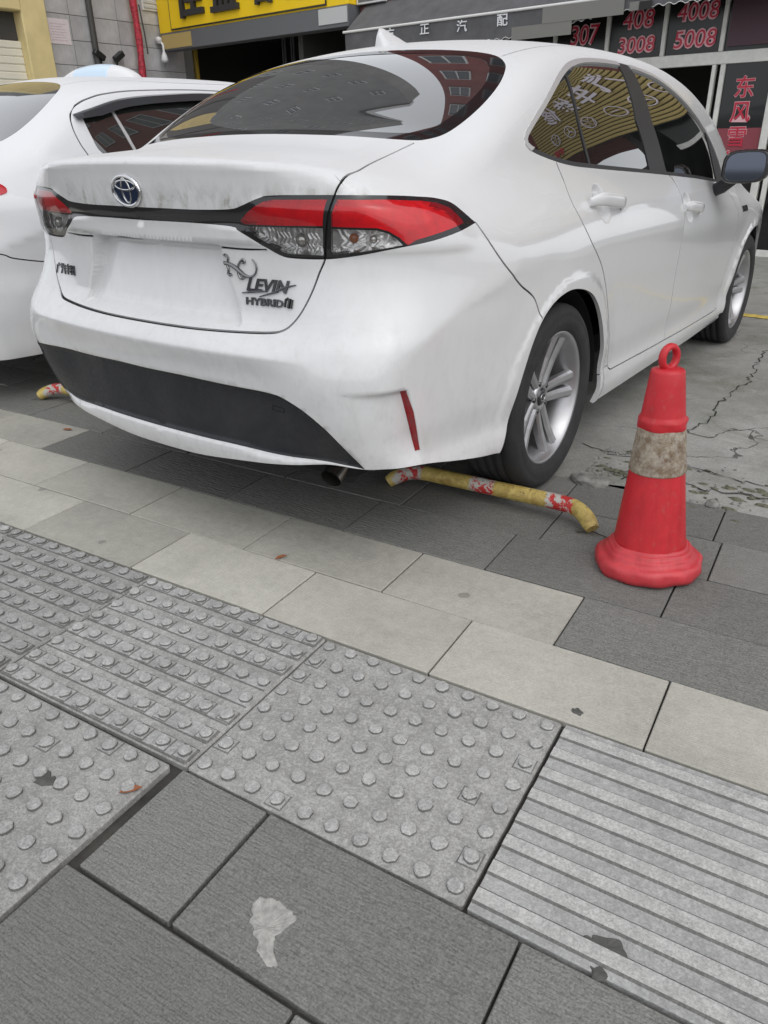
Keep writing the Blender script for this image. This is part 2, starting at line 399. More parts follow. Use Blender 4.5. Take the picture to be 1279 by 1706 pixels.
slab_cache = {}
prnd = random.Random(3)
def put_slab(u0, u1, v0, v1, kind, gap=.0022, name=None):
    w, h = round(u1 - u0 - 2*gap, 3), round(v1 - v0 - 2*gap, 3)
    key = (w, h, kind) if 'tact' not in kind else (w, h, kind, round(u0, 2), round(v0, 2))
    if key not in slab_cache:
        if kind == 'tactile': slab_cache[key] = tactile_mesh(w, h, 10 if w > .55 else 8, 8 if h < .55 else 10, True, len(slab_cache))
        elif kind == 'tactile_plain': slab_cache[key] = tactile_mesh(w, h, 10 if w > .55 else 8, 8 if h < .55 else 10, False, len(slab_cache))
        elif kind == 'guide': slab_cache[key] = ribbed_mesh(w, h)
        else: slab_cache[key] = slab_mesh('paving_slab', w, h, M['slab_' + kind])
    o = bpy.data.objects.new({'tactile': 'tactile_slab', 'tactile_plain': 'tactile_slab', 'guide': 'guide_slab'}.get(kind, 'paving_slab'), slab_cache[key]); col.objects.link(o)
    o.parent = bed; o.location = ((u0+u1)/2, (v0+v1)/2, prnd.uniform(-.0016, .0012))
    o.rotation_euler = (math.radians(prnd.uniform(-.22, .22)), math.radians(prnd.uniform(-.22, .22)), math.radians(prnd.uniform(-.12, .12)))
    return o

L_, W_ = .4944, .2500
def row(v0, off, kinds, lo=-4.2, hi=4.2, hh=W_):
    k0 = math.floor((lo - off) / L_); k1 = math.ceil((hi - off) / L_)
    for k in range(k0, k1):
        u0 = off + k*L_; put_slab(u0, u0 + L_, v0, v0 + hh, kinds(u0 + L_/2))
row(0.0, 0.0, lambda u: 'beige')
row(W_, .2166, lambda u: 'beige' if u < 1.69 else 'dark')
row(2*W_, -.079, lambda u: 'dark' if u > -.6 else ('beige' if u > -1.6 else 'dark'))
row(3*W_, .487, lambda u: 'dark')
row(4*W_, -.035, lambda u: 'dark')
# warning and guide strip
for k in range(-5, 2): put_slab(.592 + (k)*.610, .592 + (k+1)*.610, -.502, -.004, 'tactile' if k != 1 else 'tactile_plain')
for k in range(4): put_slab(1.818 + k*.6, 1.818 + (k+1)*.6, -.502, -.004, 'guide')
for k in range(-4, 1): put_slab(.572 + k*.6, .572 + (k+1)*.6, -1.107, -.509, 'tactile_plain')
for k in range(-4, 1): put_slab(.572 + k*.6, .572 + (k+1)*.6, -1.712, -1.112, 'tactile_plain')
put_slab(1.200, 1.416, -.764, -.5055, 'dark', .0026)
for k in range(5): put_slab(1.420 + k*L_, 1.420 + (k+1)*L_, -.764, -.5055, 'dark', .0026)
for k in range(6): put_slab(1.180 + k*L_, 1.180 + (k+1)*L_, -1.016, -.768, 'dark', .0026)
for k in range(6): put_slab(1.180 + (k-.1)*L_, 1.180 + (k+.9)*L_, -1.268, -1.020, 'dark', .0026)
for k in range(6): put_slab(1.180 + (k+.3)*L_, 1.180 + (k+1.3)*L_, -1.520, -1.272, 'dark', .0026)

# cement splash on the dark slab
g_ = NT('dried_cement'); co_ = g_.coord('Object'); n_ = g_.noise(co_, 60, 5, .7)
b_ = g_.bsdf(Base_Color=g_.mix(g_.ramp(n_, (.35, 0.), (.65, 1.)), (.24, .235, .22), (.42, .41, .385)), Roughness=.9)
g_.set(b_.inputs['Normal'], g_.bump(n_, .6, .003)); M['cement'] = g_.m
def splat(name, cu, cv, pts, z0, z1, mat):
    """thin irregular crust lying on a slab"""
    P = smooth_line(pts, .006, True); n = len(P); rnd = random.Random(len(pts))
    V = [(x, y, z0) for x, y in P] + [(x*.86 + rnd.uniform(-.001, .001), y*.86, z1 + rnd.uniform(-.0006, .0006)) for x, y in P] + [(x*.4, y*.4, z1 + rnd.uniform(-.0003, .0008)) for x, y in P] + [(0, 0, z1)]
    Fc = [(r*n+i, r*n+(i+1) % n, (r+1)*n+(i+1) % n, (r+1)*n+i) for r in range(2) for i in range(n)] + [(2*n+i, 2*n+(i+1) % n, 3*n) for i in range(n)]
    return pyobj(name, V, Fc, mat, bed, loc=(cu, cv, 0))

# concrete yard falling gently towards the shops
def yard_z(x, y): return -.0035 - .0175 * max(0.0, y - .25)
yv, yf = [], []
xs_ = np.concatenate([np.linspace(-40, -4, 10), np.linspace(-3.6, 3.6, 37), np.linspace(4, 40, 10)]); vs_ = np.concatenate([np.linspace(1.245, 8.6, 50), [10, 14, 24]])
rn_ = random.Random(11)
for j, v in enumerate(vs_):
    for i, u in enumerate(xs_):
        p = uv2w(u, v + (rn_.uniform(-.012, .03) if j == 0 else 0))
        yv.append((p[0], p[1], yard_z(p[0], p[1]) + (rn_.uniform(-.003, .003) if abs(u) < 4 else 0)))
nx_ = len(xs_)
for j in range(len(vs_)-1):
    for i in range(nx_-1): yf.append((j*nx_+i, j*nx_+i+1, (j+1)*nx_+i+1, (j+1)*nx_+i))
yard = pyobj('concrete_yard', yv, yf, M['concrete'], smooth=True); tag(yard, kind='structure')
M['crack'] = plain('crack_dirt', (.02, .02, .017), .95)
def crack(pts, w, seed):
    r = random.Random(seed); P = dense(pts, .03); V, Fc = [], []
    for i, p in enumerate(P):
        q = (p[0] + r.uniform(-.018, .018), p[1] + r.uniform(-.018, .018)); ww = w * r.uniform(.35, 1.3)
        t = P[min(i+1, len(P)-1)] - P[max(i-1, 0)]; t = t / max(np.linalg.norm(t), 1e-6)
        for s_ in (-1, 1):
            x, y = q[0] - t[1]*ww*s_, q[1] + t[0]*ww*s_; V.append((x, y, yard_z(x, y) + .0035))
        if i: Fc.append((2*i-2, 2*i-1, 2*i+1, 2*i))
    pyobj('crack', V, Fc, M['crack'], yard)
crack([(.95, .38), (1.06, .48), (1.12, .62), (1.10, .80), (1.16, 1.0), (1.13, 1.3), (1.16, 1.8), (1.10, 2.4), (1.12, 3.2), (1.06, 4.2), (1.10, 5.5)], .0035, 1)
crack([(.80, .45), (1.0, .40), (1.25, .44), (1.45, .40), (1.70, .45), (2.1, .42), (2.9, .5)], .003, 2)
crack([(1.02, .22), (1.15, .28), (1.32, .25), (1.5, .29), (1.75, .26), (2.2, .33)], .004, 3)
crack([(1.08, .2), (1.12, .30), (1.10, .42)], .004, 4); crack([(1.22, .2), (1.25, .34), (1.2, .44)], .004, 5)
# yellow line painted on the yard
M['yellow_line'] = plain('worn_yellow_line', (.55, .42, .10), .8, var=.4, vscale=14)
yl = MB()
for k in range(24):
    x0 = -.4 + k*.25; V = []
    for (x, y) in ((x0, 3.56), (x0 + .25, 3.575), (x0 + .25, 3.69), (x0, 3.675)): V.append((x, y, yard_z(x, y) + .004))
    yl.add(V, [(0, 1, 2, 3)])
tag(yl.build('painted_line', M['yellow_line']), kind='structure')
# ---------------------------------------------------------------- shops across the yard
FA = math.radians(-5); FO = Vector((0, 7.3, 0))
def fpt(A, d=0.0, z=0.0): return (FO.x + A*math.cos(FA) + d*math.sin(FA), FO.y + A*math.sin(FA) - d*math.cos(FA), z)
def fthing(name, A, d, z, label, cat, group=None):
    o = empty(name, fpt(A, d, z), (0, 0, FA)); tag(o, label, cat, group); return o
def lbox(name, parent, a, b, mat, bev=0.0): return MB().box((min(a[0], b[0]), min(a[1], b[1]), min(a[2], b[2])), (max(a[0], b[0]), max(a[1], b[1]), max(a[2], b[2])), bev).build(name, mat, parent)
def lettering(txt, size, parent, x, y, z, mat, depth=.004, bold=.0, center=False, name='lettering', sx=1.0, shear=0.0, mirror=False):
    V, Fc = text_mesh(txt, size, depth/2, shear, bold)
    V = np.array(V); x0, x1 = V[:, 0].min(), V[:, 0].max()
    V[:, 0] = (V[:, 0] - (x0 + x1)/2 if center else V[:, 0] - x0) * sx
    return pyobj(name, [(x + v[0], y - v[2], z + v[1]) for v in V], Fc, mat, parent)

M['alu'] = plain('white_aluminium', (.66, .66, .62), .45, var=.12, vscale=12)
M['shop_glass'] = plain('dark_shop_glass', (.012, .013, .012), .05, spec=.5)
M['pane_film'] = plain('black_window_film', (.012, .013, .011), .25)
M['sign_red'] = plain('red_vinyl', (.50, .018, .05), .5)
M['sign_pink'] = plain('pale_pink_vinyl', (.72, .42, .45), .55)
M['maroon'] = plain('dull_maroon_panel', (.085, .047, .06), .7)
M['room'] = plain('dim_room_wall', (.06, .06, .055), .9)
M['red_box'] = plain('red_cabinet', (.24, .045, .06), .5)
M['awning'] = plain('grey_awning_fabric', (.11, .11, .115), .85, var=.2, vscale=5)
M['rail'] = plain('pale_awning_rail', (.72, .72, .70), .4)
M['white_letter'] = plain('white_letters', (.72, .73, .75), .6)
M['patch_grey'] = plain('blank_grey_panel', (.20, .195, .18), .8)
M['patch_dark'] = plain('blank_black_panel', (.02, .02, .02), .8)
M['plank'] = plain('red_brown_plank', (.13, .05, .048), .7, var=.3, vscale=8, random_=.15)
M['yellow'] = plain('yellow_sign_panel', (.92, .62, .008), .45)
M['dark_letter'] = plain('dark_letters', (.03, .03, .032), .5)
M['sign_grey'] = plain('grey_sign_strip', (.13, .135, .145), .6)
M['gold'] = plain('dull_gold_panel', (.46, .34, .13), .6)
M['pale_panel'] = plain('pale_grey_panel', (.52, .53, .53), .6)
M['tile'] = plain('grey_wall_tile', (.44, .435, .435), .55, var=.16, vscale=5, random_=.10)
M['grout'] = plain('tile_grout', (.17, .17, .17), .9)
M['cream'] = plain('yellow_cream_render', (.70, .58, .29), .8, var=.10, vscale=3)
M['shutter'] = plain('cream_roller_shutter', (.74, .71, .60), .6)
M['pipe'] = plain('dark_drain_pipe', (.06, .058, .055), .6)
M['red_wrap'] = plain('red_patterned_wrap', (.42, .03, .05), .6, var=.85, vscale=28)
M['paper'] = plain('pink_white_paper', (.70, .63, .64), .8, var=.08, vscale=22)
M['black_metal'] = plain('black_metal', (.015, .015, .016), .45)
M['white_plastic'] = plain('white_plastic', (.7, .7, .7), .4)
M['tan'] = plain('tan_board', (.16, .13, .075), .8)
M['ochre'] = plain('ochre_frame', (.40, .27, .03), .7)
M['gold_rib'] = plain('gold_ribbed_sign', (.38, .29, .10), .5)
M['lilac'] = plain('lilac_white_letters', (.72, .66, .72), .5)
M['red_brick'] = plain('dark_red_brick_render', (.20, .055, .05), .8, var=.2, vscale=1.2)
M['grey_render'] = plain('grey_render', (.22, .22, .215), .85, var=.15, vscale=.8)
M['win_frame'] = plain('pale_window_frame', (.5, .5, .5), .5)
M['win_glass'] = plain('bluish_window_glass', (.05, .06, .07), .08)
GZ = -.14    # yard level at the shops

# glazed shopfront on the right
sf = fthing('glazed_shopfront', -1.0, 0, GZ, 'white framed glazed shopfront with red numbers on black upper panes', 'shopfront')
def S_(A, z): return A + 1.0, z - GZ
def bar(A0, A1, z0, z1, y0=-.03, y1=.03, name='frame_bar'):
    a, b = S_(A0, z0), S_(A1, z1); return lbox(name, sf, (a[0], y0, a[1]), (b[0], y1, b[1]), M['alu'], .004)
for A in (-3.32, -2.64, -1.965, -1.295, -.655, .02, .70, 1.40): bar(A - .022, A + .022, 1.89, 3.0, -.029, .029)
bar(-3.9, 2.2, 1.772, 1.888, -.035, .035)
bar(-3.9, 2.2, 3.0, 3.10, -.035, .035)
for A0, A1 in ((-.715, -.675), (-.625, -.575), (-.095, -.02), (.02, .07), (1.40, 1.46), (-2.62, -2.56), (-3.9, -3.84)): bar(A0, A1, GZ, 1.771)
bar(-.574, -.096, GZ, -.06, -.028, .028); bar(.071, 1.39, GZ, -.06, -.028, .028)
edges_ = [-3.9, -3.32, -2.64, -1.965, -1.295, -.655, .02, .70, 1.40, 2.2]
for a0, a1 in zip(edges_[:-1], edges_[1:]):
    p, q = S_(a0 + .023, 1.889), S_(a1 - .023, 2.999); lbox('upper_pane', sf, (p[0], .005, p[1]), (q[0], .015, q[1]), M['pane_film'])
for a0, a1 in ((-.574, -.096), (.071, 1.39), (-3.83, -2.63)):
    p, q = S_(a0, -.055), S_(a1, 1.77); lbox('door_pane', sf, (p[0], .0, p[1]), (q[0], .010, q[1]), M['shop_glass'])
def vinyl(txt, A0, A1, z0, hgt, y=-.004, dy=0):
    a = S_(A0, z0)
    for mt, bo, yy in (('sign_pink', .012, y), ('sign_red', -.001, y - .004)):
        V, Fc = text_mesh(txt, 1.0, .0015, 0, bo / hgt * .73); V = np.array(V)
        V[:, 0] = (V[:, 0] - V[:, 0].min()); W0 = V[:, 0].max()
        sxx = (A1 - A0) / W0; szz = hgt / .73
        slope = math.tan(math.radians(0))
        pyobj('lettering', [(a[0] + v[0]*sxx + .18*v[1]*szz*.4, yy - v[2], a[1] + v[1]*szz) for v in V], Fc, M[mt], sf)
vinyl('307', -2.44, -2.09, 2.075, .20); vinyl('408', -1.80, -1.44, 2.185, .175); vinyl('3008', -1.83, -1.40, 1.95, .155)
vinyl('4008', -1.18, -.74, 2.205, .165); vinyl('5008', -1.18, -.73, 1.955, .165); vinyl('308', -2.50, -2.10, 1.90, .12)
vinyl('206', -4.05, -3.55, 1.93, .17); vinyl('4X5', -3.22, -2.80, 1.93, .17)
p, q = S_(-.60, 1.93), S_(.25, 2.9); lbox('maroon_panel', sf, (p[0], -.016, p[1]), (q[0], -.006, q[1]), M['maroon'])
def cjk_vinyl(ch, A, z, w, h, parent=sf, y=-.004):
    for mt, bo, yy in (('sign_pink', .030, y), ('sign_red', .008, y - .004)):
        V, Fc = text_mesh(ch, 1.0, .0015, 0, bo); V = np.array(V)
        c0, c1 = V.min(0), V.max(0); a = S_(A, z)
        pyobj('lettering', [(a[0] + (v[0] - (c0[0]+c1[0])/2)*w, yy - v[2], a[1] + (v[1] - (c0[1]+c1[1])/2)*h) for v in V], Fc, M[mt], parent)
for ch, z in (('东', 1.553), ('风', 1.312), ('雪', 1.075), ('铁', .84), ('龙', .60)): cjk_vinyl(ch, -.345, z, .215, .215)
# dim room behind the glass, open door on the left
room = fthing('shop_room', -1.0, -3.0, GZ, 'dim interior of the shop behind the open glass door', 'shop interior')
for nm, a, b in (('back_wall', (-6.0, .0, 0), (3.5, .1, 3.2)), ('side_wall', (-6.1, -2.96, 0), (-6.0, 0, 3.2)), ('side_wall', (3.5, -2.96, 0), (3.6, 0, 3.2)), ('ceiling', (-6.1, -2.96, 3.2), (3.6, .1, 3.3)), ('floor', (-6.1, -2.96, -.02), (3.6, .1, .02))):
    lbox(nm, room, a, b, M['room'])
sh_ = fthing('storage_shelf', -.35, -1.2, GZ, 'red topped storage shelf behind the right glass door', 'shelf')
for k in range(4): lbox('shelf_board', sh_, (-.55, -.2, .35 + .32*k), (.55, .2, .38 + .32*k), M['room'])
for s_ in (-1, 1): lbox('shelf_side', sh_, (s_*.57 - .02, -.2, 0), (s_*.57 + .02, .2, 1.5), M['room'])
# red sheet hanging on the door glass
rp = fthing('red_poster', -.33, .0013, .86, 'red poster low on the right glass door', 'poster'); lbox('sheet', rp, (-.235, -.001, .02), (.225, .001, .30), M['red_box'])

# awning
aw = fthing('shop_awning', -3.7, .5, 2.0, 'grey fabric awning with scalloped edge and white shop lettering', 'awning')
X0, X1 = -1.92, 4.2
def vb(x): return float(np.interp(x - 3.7, [-5.6, -3.1, -2.6, -1.8, -1.25, 1.0], [.135, .135, .18, .262, .290, .30]))
n = 120; V, Fc = [], []
for i in range(n + 1):
    x = X0 + (X1 - X0)*i/n; zb = vb(x) + .030*abs(math.sin(math.pi*(x - X0)/.115)) ; dr = .010*math.sin(x*9)
    for yy in (-.004, .004): V += [(x, yy + dr, zb), (x, yy*1.0 + dr*.3, .43)]
for i in range(n):
    a, b = 4*i, 4*(i+1); Fc += [(a, b, b+1, a+1), (a+3, b+3, b+2, a+2), (a+2, b+2, b, a)]
pyobj('valance', V, Fc, M['awning'], aw)
V, Fc = [], []
for i in range(41):
    x = X0 + (X1 - X0)*i/40
    for s_ in (0, .008): V += [(x, -.006, .432 - s_), (x, .47, .80 - s_ + .012*math.sin(x*7))]
for i in range(40): a = 4*i; b = a + 4; Fc += [(a, b, b+1, a+1), (a+3, b+3, b+2, a+2), (a+2, b+2, b, a)]
pyobj('canopy_sheet', V, Fc, M['awning'], aw)
MB().tube([(X0 - .02, -.012, .430), (X1, -.012, .430)], .016, 10).build('front_rail', M['rail'], aw)
wv_ = MB()
for i in range(260):
    x0 = X0 + (X1 - X0)*i/260; x1 = X0 + (X1 - X0)*(i+1)/260
    z0 = vb(x0) + .030*abs(math.sin(math.pi*(x0 - X0)/.115)); z1 = vb(x1) + .030*abs(math.sin(math.pi*(x1 - X0)/.115))
    d0, d1 = .010*math.sin(x0*9), .010*math.sin(x1*9)
    wv_.add([(x0, -.007 + d0, z0), (x1, -.007 + d1, z1), (x1, -.007 + d1, z1 + .006), (x0, -.007 + d0, z0 + .006)], [(0, 1, 2, 3)])
wv_.build('edge_piping', M['rail'], aw)
for ch, A, z in (('方', -4.80, 2.352), ('正', -4.23, 2.354), ('汽', -3.655, 2.338), ('配', -3.075, 2.348)):
    Vt, Ft = text_mesh(ch, .165, .002, 0, .002); Vt = np.array(Vt); c0, c1 = Vt.min(0), Vt.max(0)
    pyobj('lettering', [(A + 3.7 + (v[0] - (c0[0]+c1[0])/2)*.95, -.020 - v[2], z - 2.0 + (v[1] - (c0[1]+c1[1])/2)*.8) for v in Vt], Ft, M['white_letter'], aw)
for nm, (a0, a1, z0, z1), mt, yo in (('blank_panel', (-2.54, -1.56, 2.262, 2.42), 'patch_grey', -.022), ('blank_panel', (-2.94, -2.165, 2.130, 2.262), 'patch_grey', -.019), ('blank_panel', (-1.50, -1.27, 2.285, 2.365), 'patch_grey', -.022), ('blank_panel', (-1.39, -1.255, 2.284, 2.36), 'patch_dark', -.030)):
    lbox(nm, aw, (a0 + 3.7, yo - .003, z0 - 2.0), (a1 + 3.7, yo + .003, z1 - 2.0), M[mt])

# red-brown plank fascia over the awning
pf = fthing('plank_fascia', -3.7, .02, 2.5, 'red brown plank fascia above the grey awning', 'fascia')
for k in range(7): lbox('plank', pf, (-2.03, -.03, .02 + k*.135), (4.2, .02, .145 + k*.135), M['plank'], .006)
lbox('backing', pf, (-2.04, .021, 0), (4.2, .06, 1.0), M['patch_dark'])
wb = fthing('white_sign_box', -5.5, .09, 2.79, 'small white sign box on the plank fascia', 'sign'); lbox('box', wb, (-.24, -.03, 0), (.28, .03, .30), M['white_plastic'], .006); lbox('dark_print', wb, (-.20, -.034, .025), (.22, -.031, .09), M['sign_grey'])

# yellow sign and dark shop on the left
ys = fthing('yellow_shop_sign', -8.0, .25, 2.5, 'big yellow shop sign with dark raised characters over a grey strip', 'sign')
def Y_(A, z): return A + 8.0, z - 2.5
p, q = Y_(-10.17, 2.795), Y_(-5.75, 3.95); lbox('yellow_panel', ys, (p[0], -.02, p[1]), (q[0], .23, q[1]), M['yellow'], .004)
p, q = Y_(-9.80, 2.835), Y_(-6.18, 3.90); lbox('inner_panel', ys, (p[0], -.045, p[1]), (q[0], -.021, q[1]), M['yellow'], .003)
for a, b in (((-9.815, 2.815), (-9.80, 3.90)), ((-9.815, 2.815), (-6.165, 2.833)), ((-6.18, 2.834), (-6.165, 3.90))):
    p, q = Y_(*a), Y_(*b); lbox('dark_edge', ys, (p[0], -.043, p[1]), (q[0], -.0205, q[1]), M['dark_letter'])
p, q = Y_(-10.12, 2.535), Y_(-5.752, 2.793); lbox('grey_strip', ys, (p[0], -.03, p[1]), (q[0], .22, q[1]), M['sign_grey'], .004)
p, q = Y_(-10.12, 2.56), Y_(-9.30, 2.765); lbox('gold_panel', ys, (p[0], -.042, p[1]), (q[0], -.031, q[1]), M['gold'])
p, q = Y_(-6.32, 2.585), Y_(-5.765, 2.775); lbox('pale_panel', ys, (p[0], -.042, p[1]), (q[0], -.031, q[1]), M['pale_panel'])
for ch, A0, A1, zb in (('佳', -9.54, -8.86, 2.945), ('盛', -8.66, -8.0, 2.95), ('合', -7.68, -7.16, 2.955)):
    Vt, Ft = text_mesh(ch, 1.0, .03, 0, .022); Vt = np.array(Vt); c0, c1 = Vt.min(0), Vt.max(0); w = (A1 - A0)/(c1[0]-c0[0]); a = Y_(A0, zb)
    pyobj('character', [(a[0] + (v[0]-c0[0])*w, -.075 - v[2], a[1] + (v[1]-c0[1])*w*1.05) for v in Vt], Ft, M['dark_letter'], ys)
Vt, Ft = text_mesh('汽车', .34, .01, 0, .004); a = Y_(-6.95, 2.99); pyobj('character', [(a[0] + v[0], -.06 - v[2], a[1] + v[1]) for v in Vt], Ft, M['dark_letter'], ys)
ls = fthing('dark_shop', -8.0, -.55, GZ, 'dark open shop interior under the yellow sign', 'shop interior')
for nm, a, b, mt in (('back_wall', (-3.2, 3.0, 0), (2.2, 3.1, 3.2), 'room'), ('side_wall', (-3.2, 0, 0), (-3.1, 3.0, 3.2), 'room'), ('side_wall', (2.05, 0, 0), (2.15, 3.0, 3.2), 'room'), ('ceiling', (-3.2, 0, 3.1), (2.2, 3.1, 3.2), 'room'), ('floor', (-3.2, 0, -.02), (2.2, 3.0, .02), 'room'),
                     ('jamb', (-3.05, -.04, 0), (-2.58, .10, 2.9), 'sign_grey'), ('ochre_post', (-2.53, -.03, 0), (-2.44, .06, 2.9), 'ochre'), ('ochre_post', (-2.38, .0, 0), (-2.33, .06, 2.9), 'ochre'), ('lintel', (-3.2, -.05, 2.78), (2.2, .12, 3.1), 'sign_grey')):
    lbox(nm, ls, a, b, M[mt], .003)
ct = fthing('tan_partition', -9.0, -2.2, GZ, 'tan partition board inside the dark shop', 'partition'); lbox('board', ct, (-1.4, -.03, 0), (1.1, .03, 2.32), M['tan'], .005)
for k in range(5):
    hb = fthing('hanging_belt', -8.9 + .22*k, -1.4, 1.95, ('leftmost', 'second from left', 'middle', 'fourth from left', 'rightmost')[k] + ' of five dim belts hanging inside the dark shop', 'belt', 'belts hanging in the dark shop')
    MB().tube([(0, 0, 1.0), (0, 0, .25), (.03, 0, .12), (.06, 0, .25), (.06, 0, 1.0)], .018, 8).build('loop', M['sign_grey'], hb)
# pier between the two shops
pr_ = fthing('dividing_pier', -5.85, .0, GZ, 'dark pier between the yellow sign shop and the awning shop', 'pier'); lbox('shaft', pr_, (-.16, -.02, 0), (.12, .3, 2.66), M['patch_dark'], .01); lbox('cap', pr_, (-.17, -.03, 2.66), (.13, .3, 2.74), M['sign_grey'], .01)

# gold ribbed sign further right (mirrored in the side windows)
gs = fthing('gold_ribbed_sign', 2.3, .35, 2.35, 'gold ribbed shop sign with pale characters and ring emblems, mirrored in the side windows', 'sign')
lbox('backing', gs, (-1.75, .0, 0), (2.6, .05, 2.0), M['dark_letter'])
for k in range(22): lbox('rib', gs, (-1.75, -.035, .012 + k*.09), (2.6, -.001, .012 + k*.09 + .072), M['gold_rib'], .012)
for ch, x, z, s_ in (('汽', -.95, 1.02, .62), ('车', -.2, 1.02, .62), ('维', .55, 1.02, .62), ('修', 1.3, 1.02, .62)):
    lettering(ch, s_, gs, x, -.06, z, M['lilac'], .03, .012, True, 'character')
def ring(x, z, r, kind):
    mb = MB(); mb.tube([(x + r*math.cos(t), -.055, z + r*math.sin(t)) for t in np.linspace(0, 2*math.pi, 29)], .013, 6, cap=False)
    if kind == 'star':
        for a in (90, 210, 330): mb.tube([(x, -.055, z), (x + r*math.cos(math.radians(a)), -.055, z + r*math.sin(math.radians(a)))], [.018, .006], 6)
    elif kind == 'vw':
        for P in ([(-.55, .8), (0, .08), (.55, .8)], [(-.93, .3), (-.42, -.85), (0, -.12), (.42, -.85), (.93, .3)]): mb.tube([(x + a*r, -.055, z + b*r) for a, b in P], .012, 6)
    else: mb.tube([(x - .5*r, -.055, z), (x + .5*r, -.055, z)], .012, 6)
    mb.build('ring_emblem', M['lilac'], gs)
for x, k in ((-1.3, 'bar'), (-.75, 'star'), (-.2, 'bar'), (.5, 'vw'), (1.1, 'star'), (1.7, 'vw')): ring(x, .58, .16, k)
lettering('专修', .20, gs, 1.6, -.06, .15, M['sign_red'], .01, .004, False, 'character')

# tiled side wall, cream pier and roller shutter on the left (run along y)
WX = -10.2
tw = empty('tiled_wall', (WX, 5.75, GZ)); tag(tw, 'grey tiled side wall with a drain pipe and a paper notice', 'wall')
MB().box((-.25, 0, 0), (-.012, 2.9, 7.0)).build('backing', M['grout'], tw)
tm = bpy.data.meshes.new('tile'); mb = MB(); mb.box((-.012, .004, .004), (0, .444, .336), .003); tm.from_pydata(mb.V, [], mb.F); tm.materials.append(M['tile'])
for i in range(6):
    for j in range(12): o = link('tile', tm, None, tw, loc=(random.uniform(-.001, .001), .0 + i*.449, .34*j))
cp = empty('cream_pier', (WX, 5.35, GZ)); tag(cp, 'yellow cream painted pier left of the tiled wall', 'pier')
MB().box((-.3, -.03, 0), (.10, .39, 7), .015).build('shaft', M['cream'], cp); MB().box((-.3, -1.6, 3.02), (.12, -.031, 7), .015).build('lintel', M['cream'], cp)
rs = empty('roller_shutter', (WX - .05, 4.5, GZ)); tag(rs, 'cream roller shutter at the far left edge', 'shutter')
for k in range(26): MB().box((-.03, -1.2, .102*k), (.0 + .004*(k % 2), .82, .102*k + .098), .012).build('slat', M['shutter'], rs)
MB().box((-.2, -1.2, 2.66), (-.06, .82, 3.16)).build('shutter_housing', M['pipe'], rs)
dp = empty('drain_pipe', (WX + .06, 6.54, GZ)); tag(dp, 'dark drain pipe running down the tiled wall', 'pipe')
MB().tube([(0, 0, 0), (0, 0, 7)], .045, 12).build('pipe', M['pipe'], dp)
for z in (.6, 1.7, 2.5, 3.6): MB().lathe([(.047, z), (.053, z + .005), (.053, z + .05), (.047, z + .055)], 14).build('bracket', M['pipe'], dp)
rp2 = empty('red_wrapped_pole', (WX + .14, 7.36, GZ)); tag(rp2, 'pole wrapped in red patterned cloth by the yellow sign', 'pole')
mb = MB(); pts = [(0, .012*math.sin(z*5), z) for z in np.linspace(0, 6, 50)]; mb.tube(pts, [.055 + .006*math.sin(i*1.7) for i in range(50)], 14); mb.build('wrapped_shaft', M['red_wrap'], rp2)
MB().tube([(.05, .06, 3.3), (.065, .09, 2.9), (.06, .11, 2.6)], .012, 8).build('loose_cable', M['pipe'], rp2)
pn = empty('paper_notice', (WX + .004, 5.965, 2.68)); tag(pn, 'pale pink paper notice on the tiled wall', 'notice')
MB().box((0, -.19, -.165), (.004, .19, .17)).build('sheet', M['paper'], pn)
M['paper_line'] = plain('faint_print', (.55, .40, .44), .8)
for k in range(7): MB().box((.0042, -.15 + .02*(k % 2), -.12 + .036*k), (.0052, .13 - .03*(k % 3), -.112 + .036*k)).build('print_line', M['paper_line'], pn)
vt = empty('wall_vent', (WX + .01, 7.80, 3.25)); tag(vt, 'white louvred vent high on the tiled wall', 'vent')
MB().box((0, -.18, -.13), (.02, .18, .35)).build('frame', M['white_plastic'], vt)
for k in range(6): MB().box((.021, -.15, -.10 + .07*k), (.035, .15, -.06 + .07*k), .004).build('louvre', M['pale_panel'], vt)
wl_ = empty('wall_lamp', (WX + .10, 7.86, 2.62)); tag(wl_, 'white swan neck wall lamp under the corner of the yellow sign', 'lamp')
MB().tube([(-.1, 0, .05), (0, 0, .06), (.05, 0, .0), (.05, 0, -.12)], .02, 8).build('arm', M['white_plastic'], wl_)
MB().lathe([(.02, -.10), (.05, -.16), (.062, -.22), (.05, -.25), (.01, -.26)], 16, c=(.05, 0, 0)).build('shade', M['white_plastic'], wl_)
MB().lathe([(.01, .10), (.05, .08), (.055, .04), (.03, .0), (.005, -.01)], 16, c=(-.02, -.02, .03)).build('junction_box', M['white_plastic'], wl_)
for nm, y, fl, lab in (('floodlight', 6.60, 1, 'left one of two small black floodlights low on the tiled wall'), ('floodlight', 6.90, -1, 'right one of two small black floodlights low on the tiled wall')):
    f_ = empty(nm, (WX + .03, y, 2.10)); tag(f_, lab, 'floodlight', 'black floodlights on the tiled wall')
    MB().box((-.03, -.05, 0), (.06, .05, .16), .008).build('bracket', M['black_metal'], f_)
    o = MB().box((-.05, -.10, -.045), (.05, .10, .045), .012).build('lamp_head', M['black_metal'], f_, loc=(.07, -.04*fl, .30), rot=(math.radians(-32*fl), 0, 0))
    MB().tube([(.04, 0, .14), (.06, -.01*fl, .27)], .016, 8).build('neck', M['black_metal'], f_)

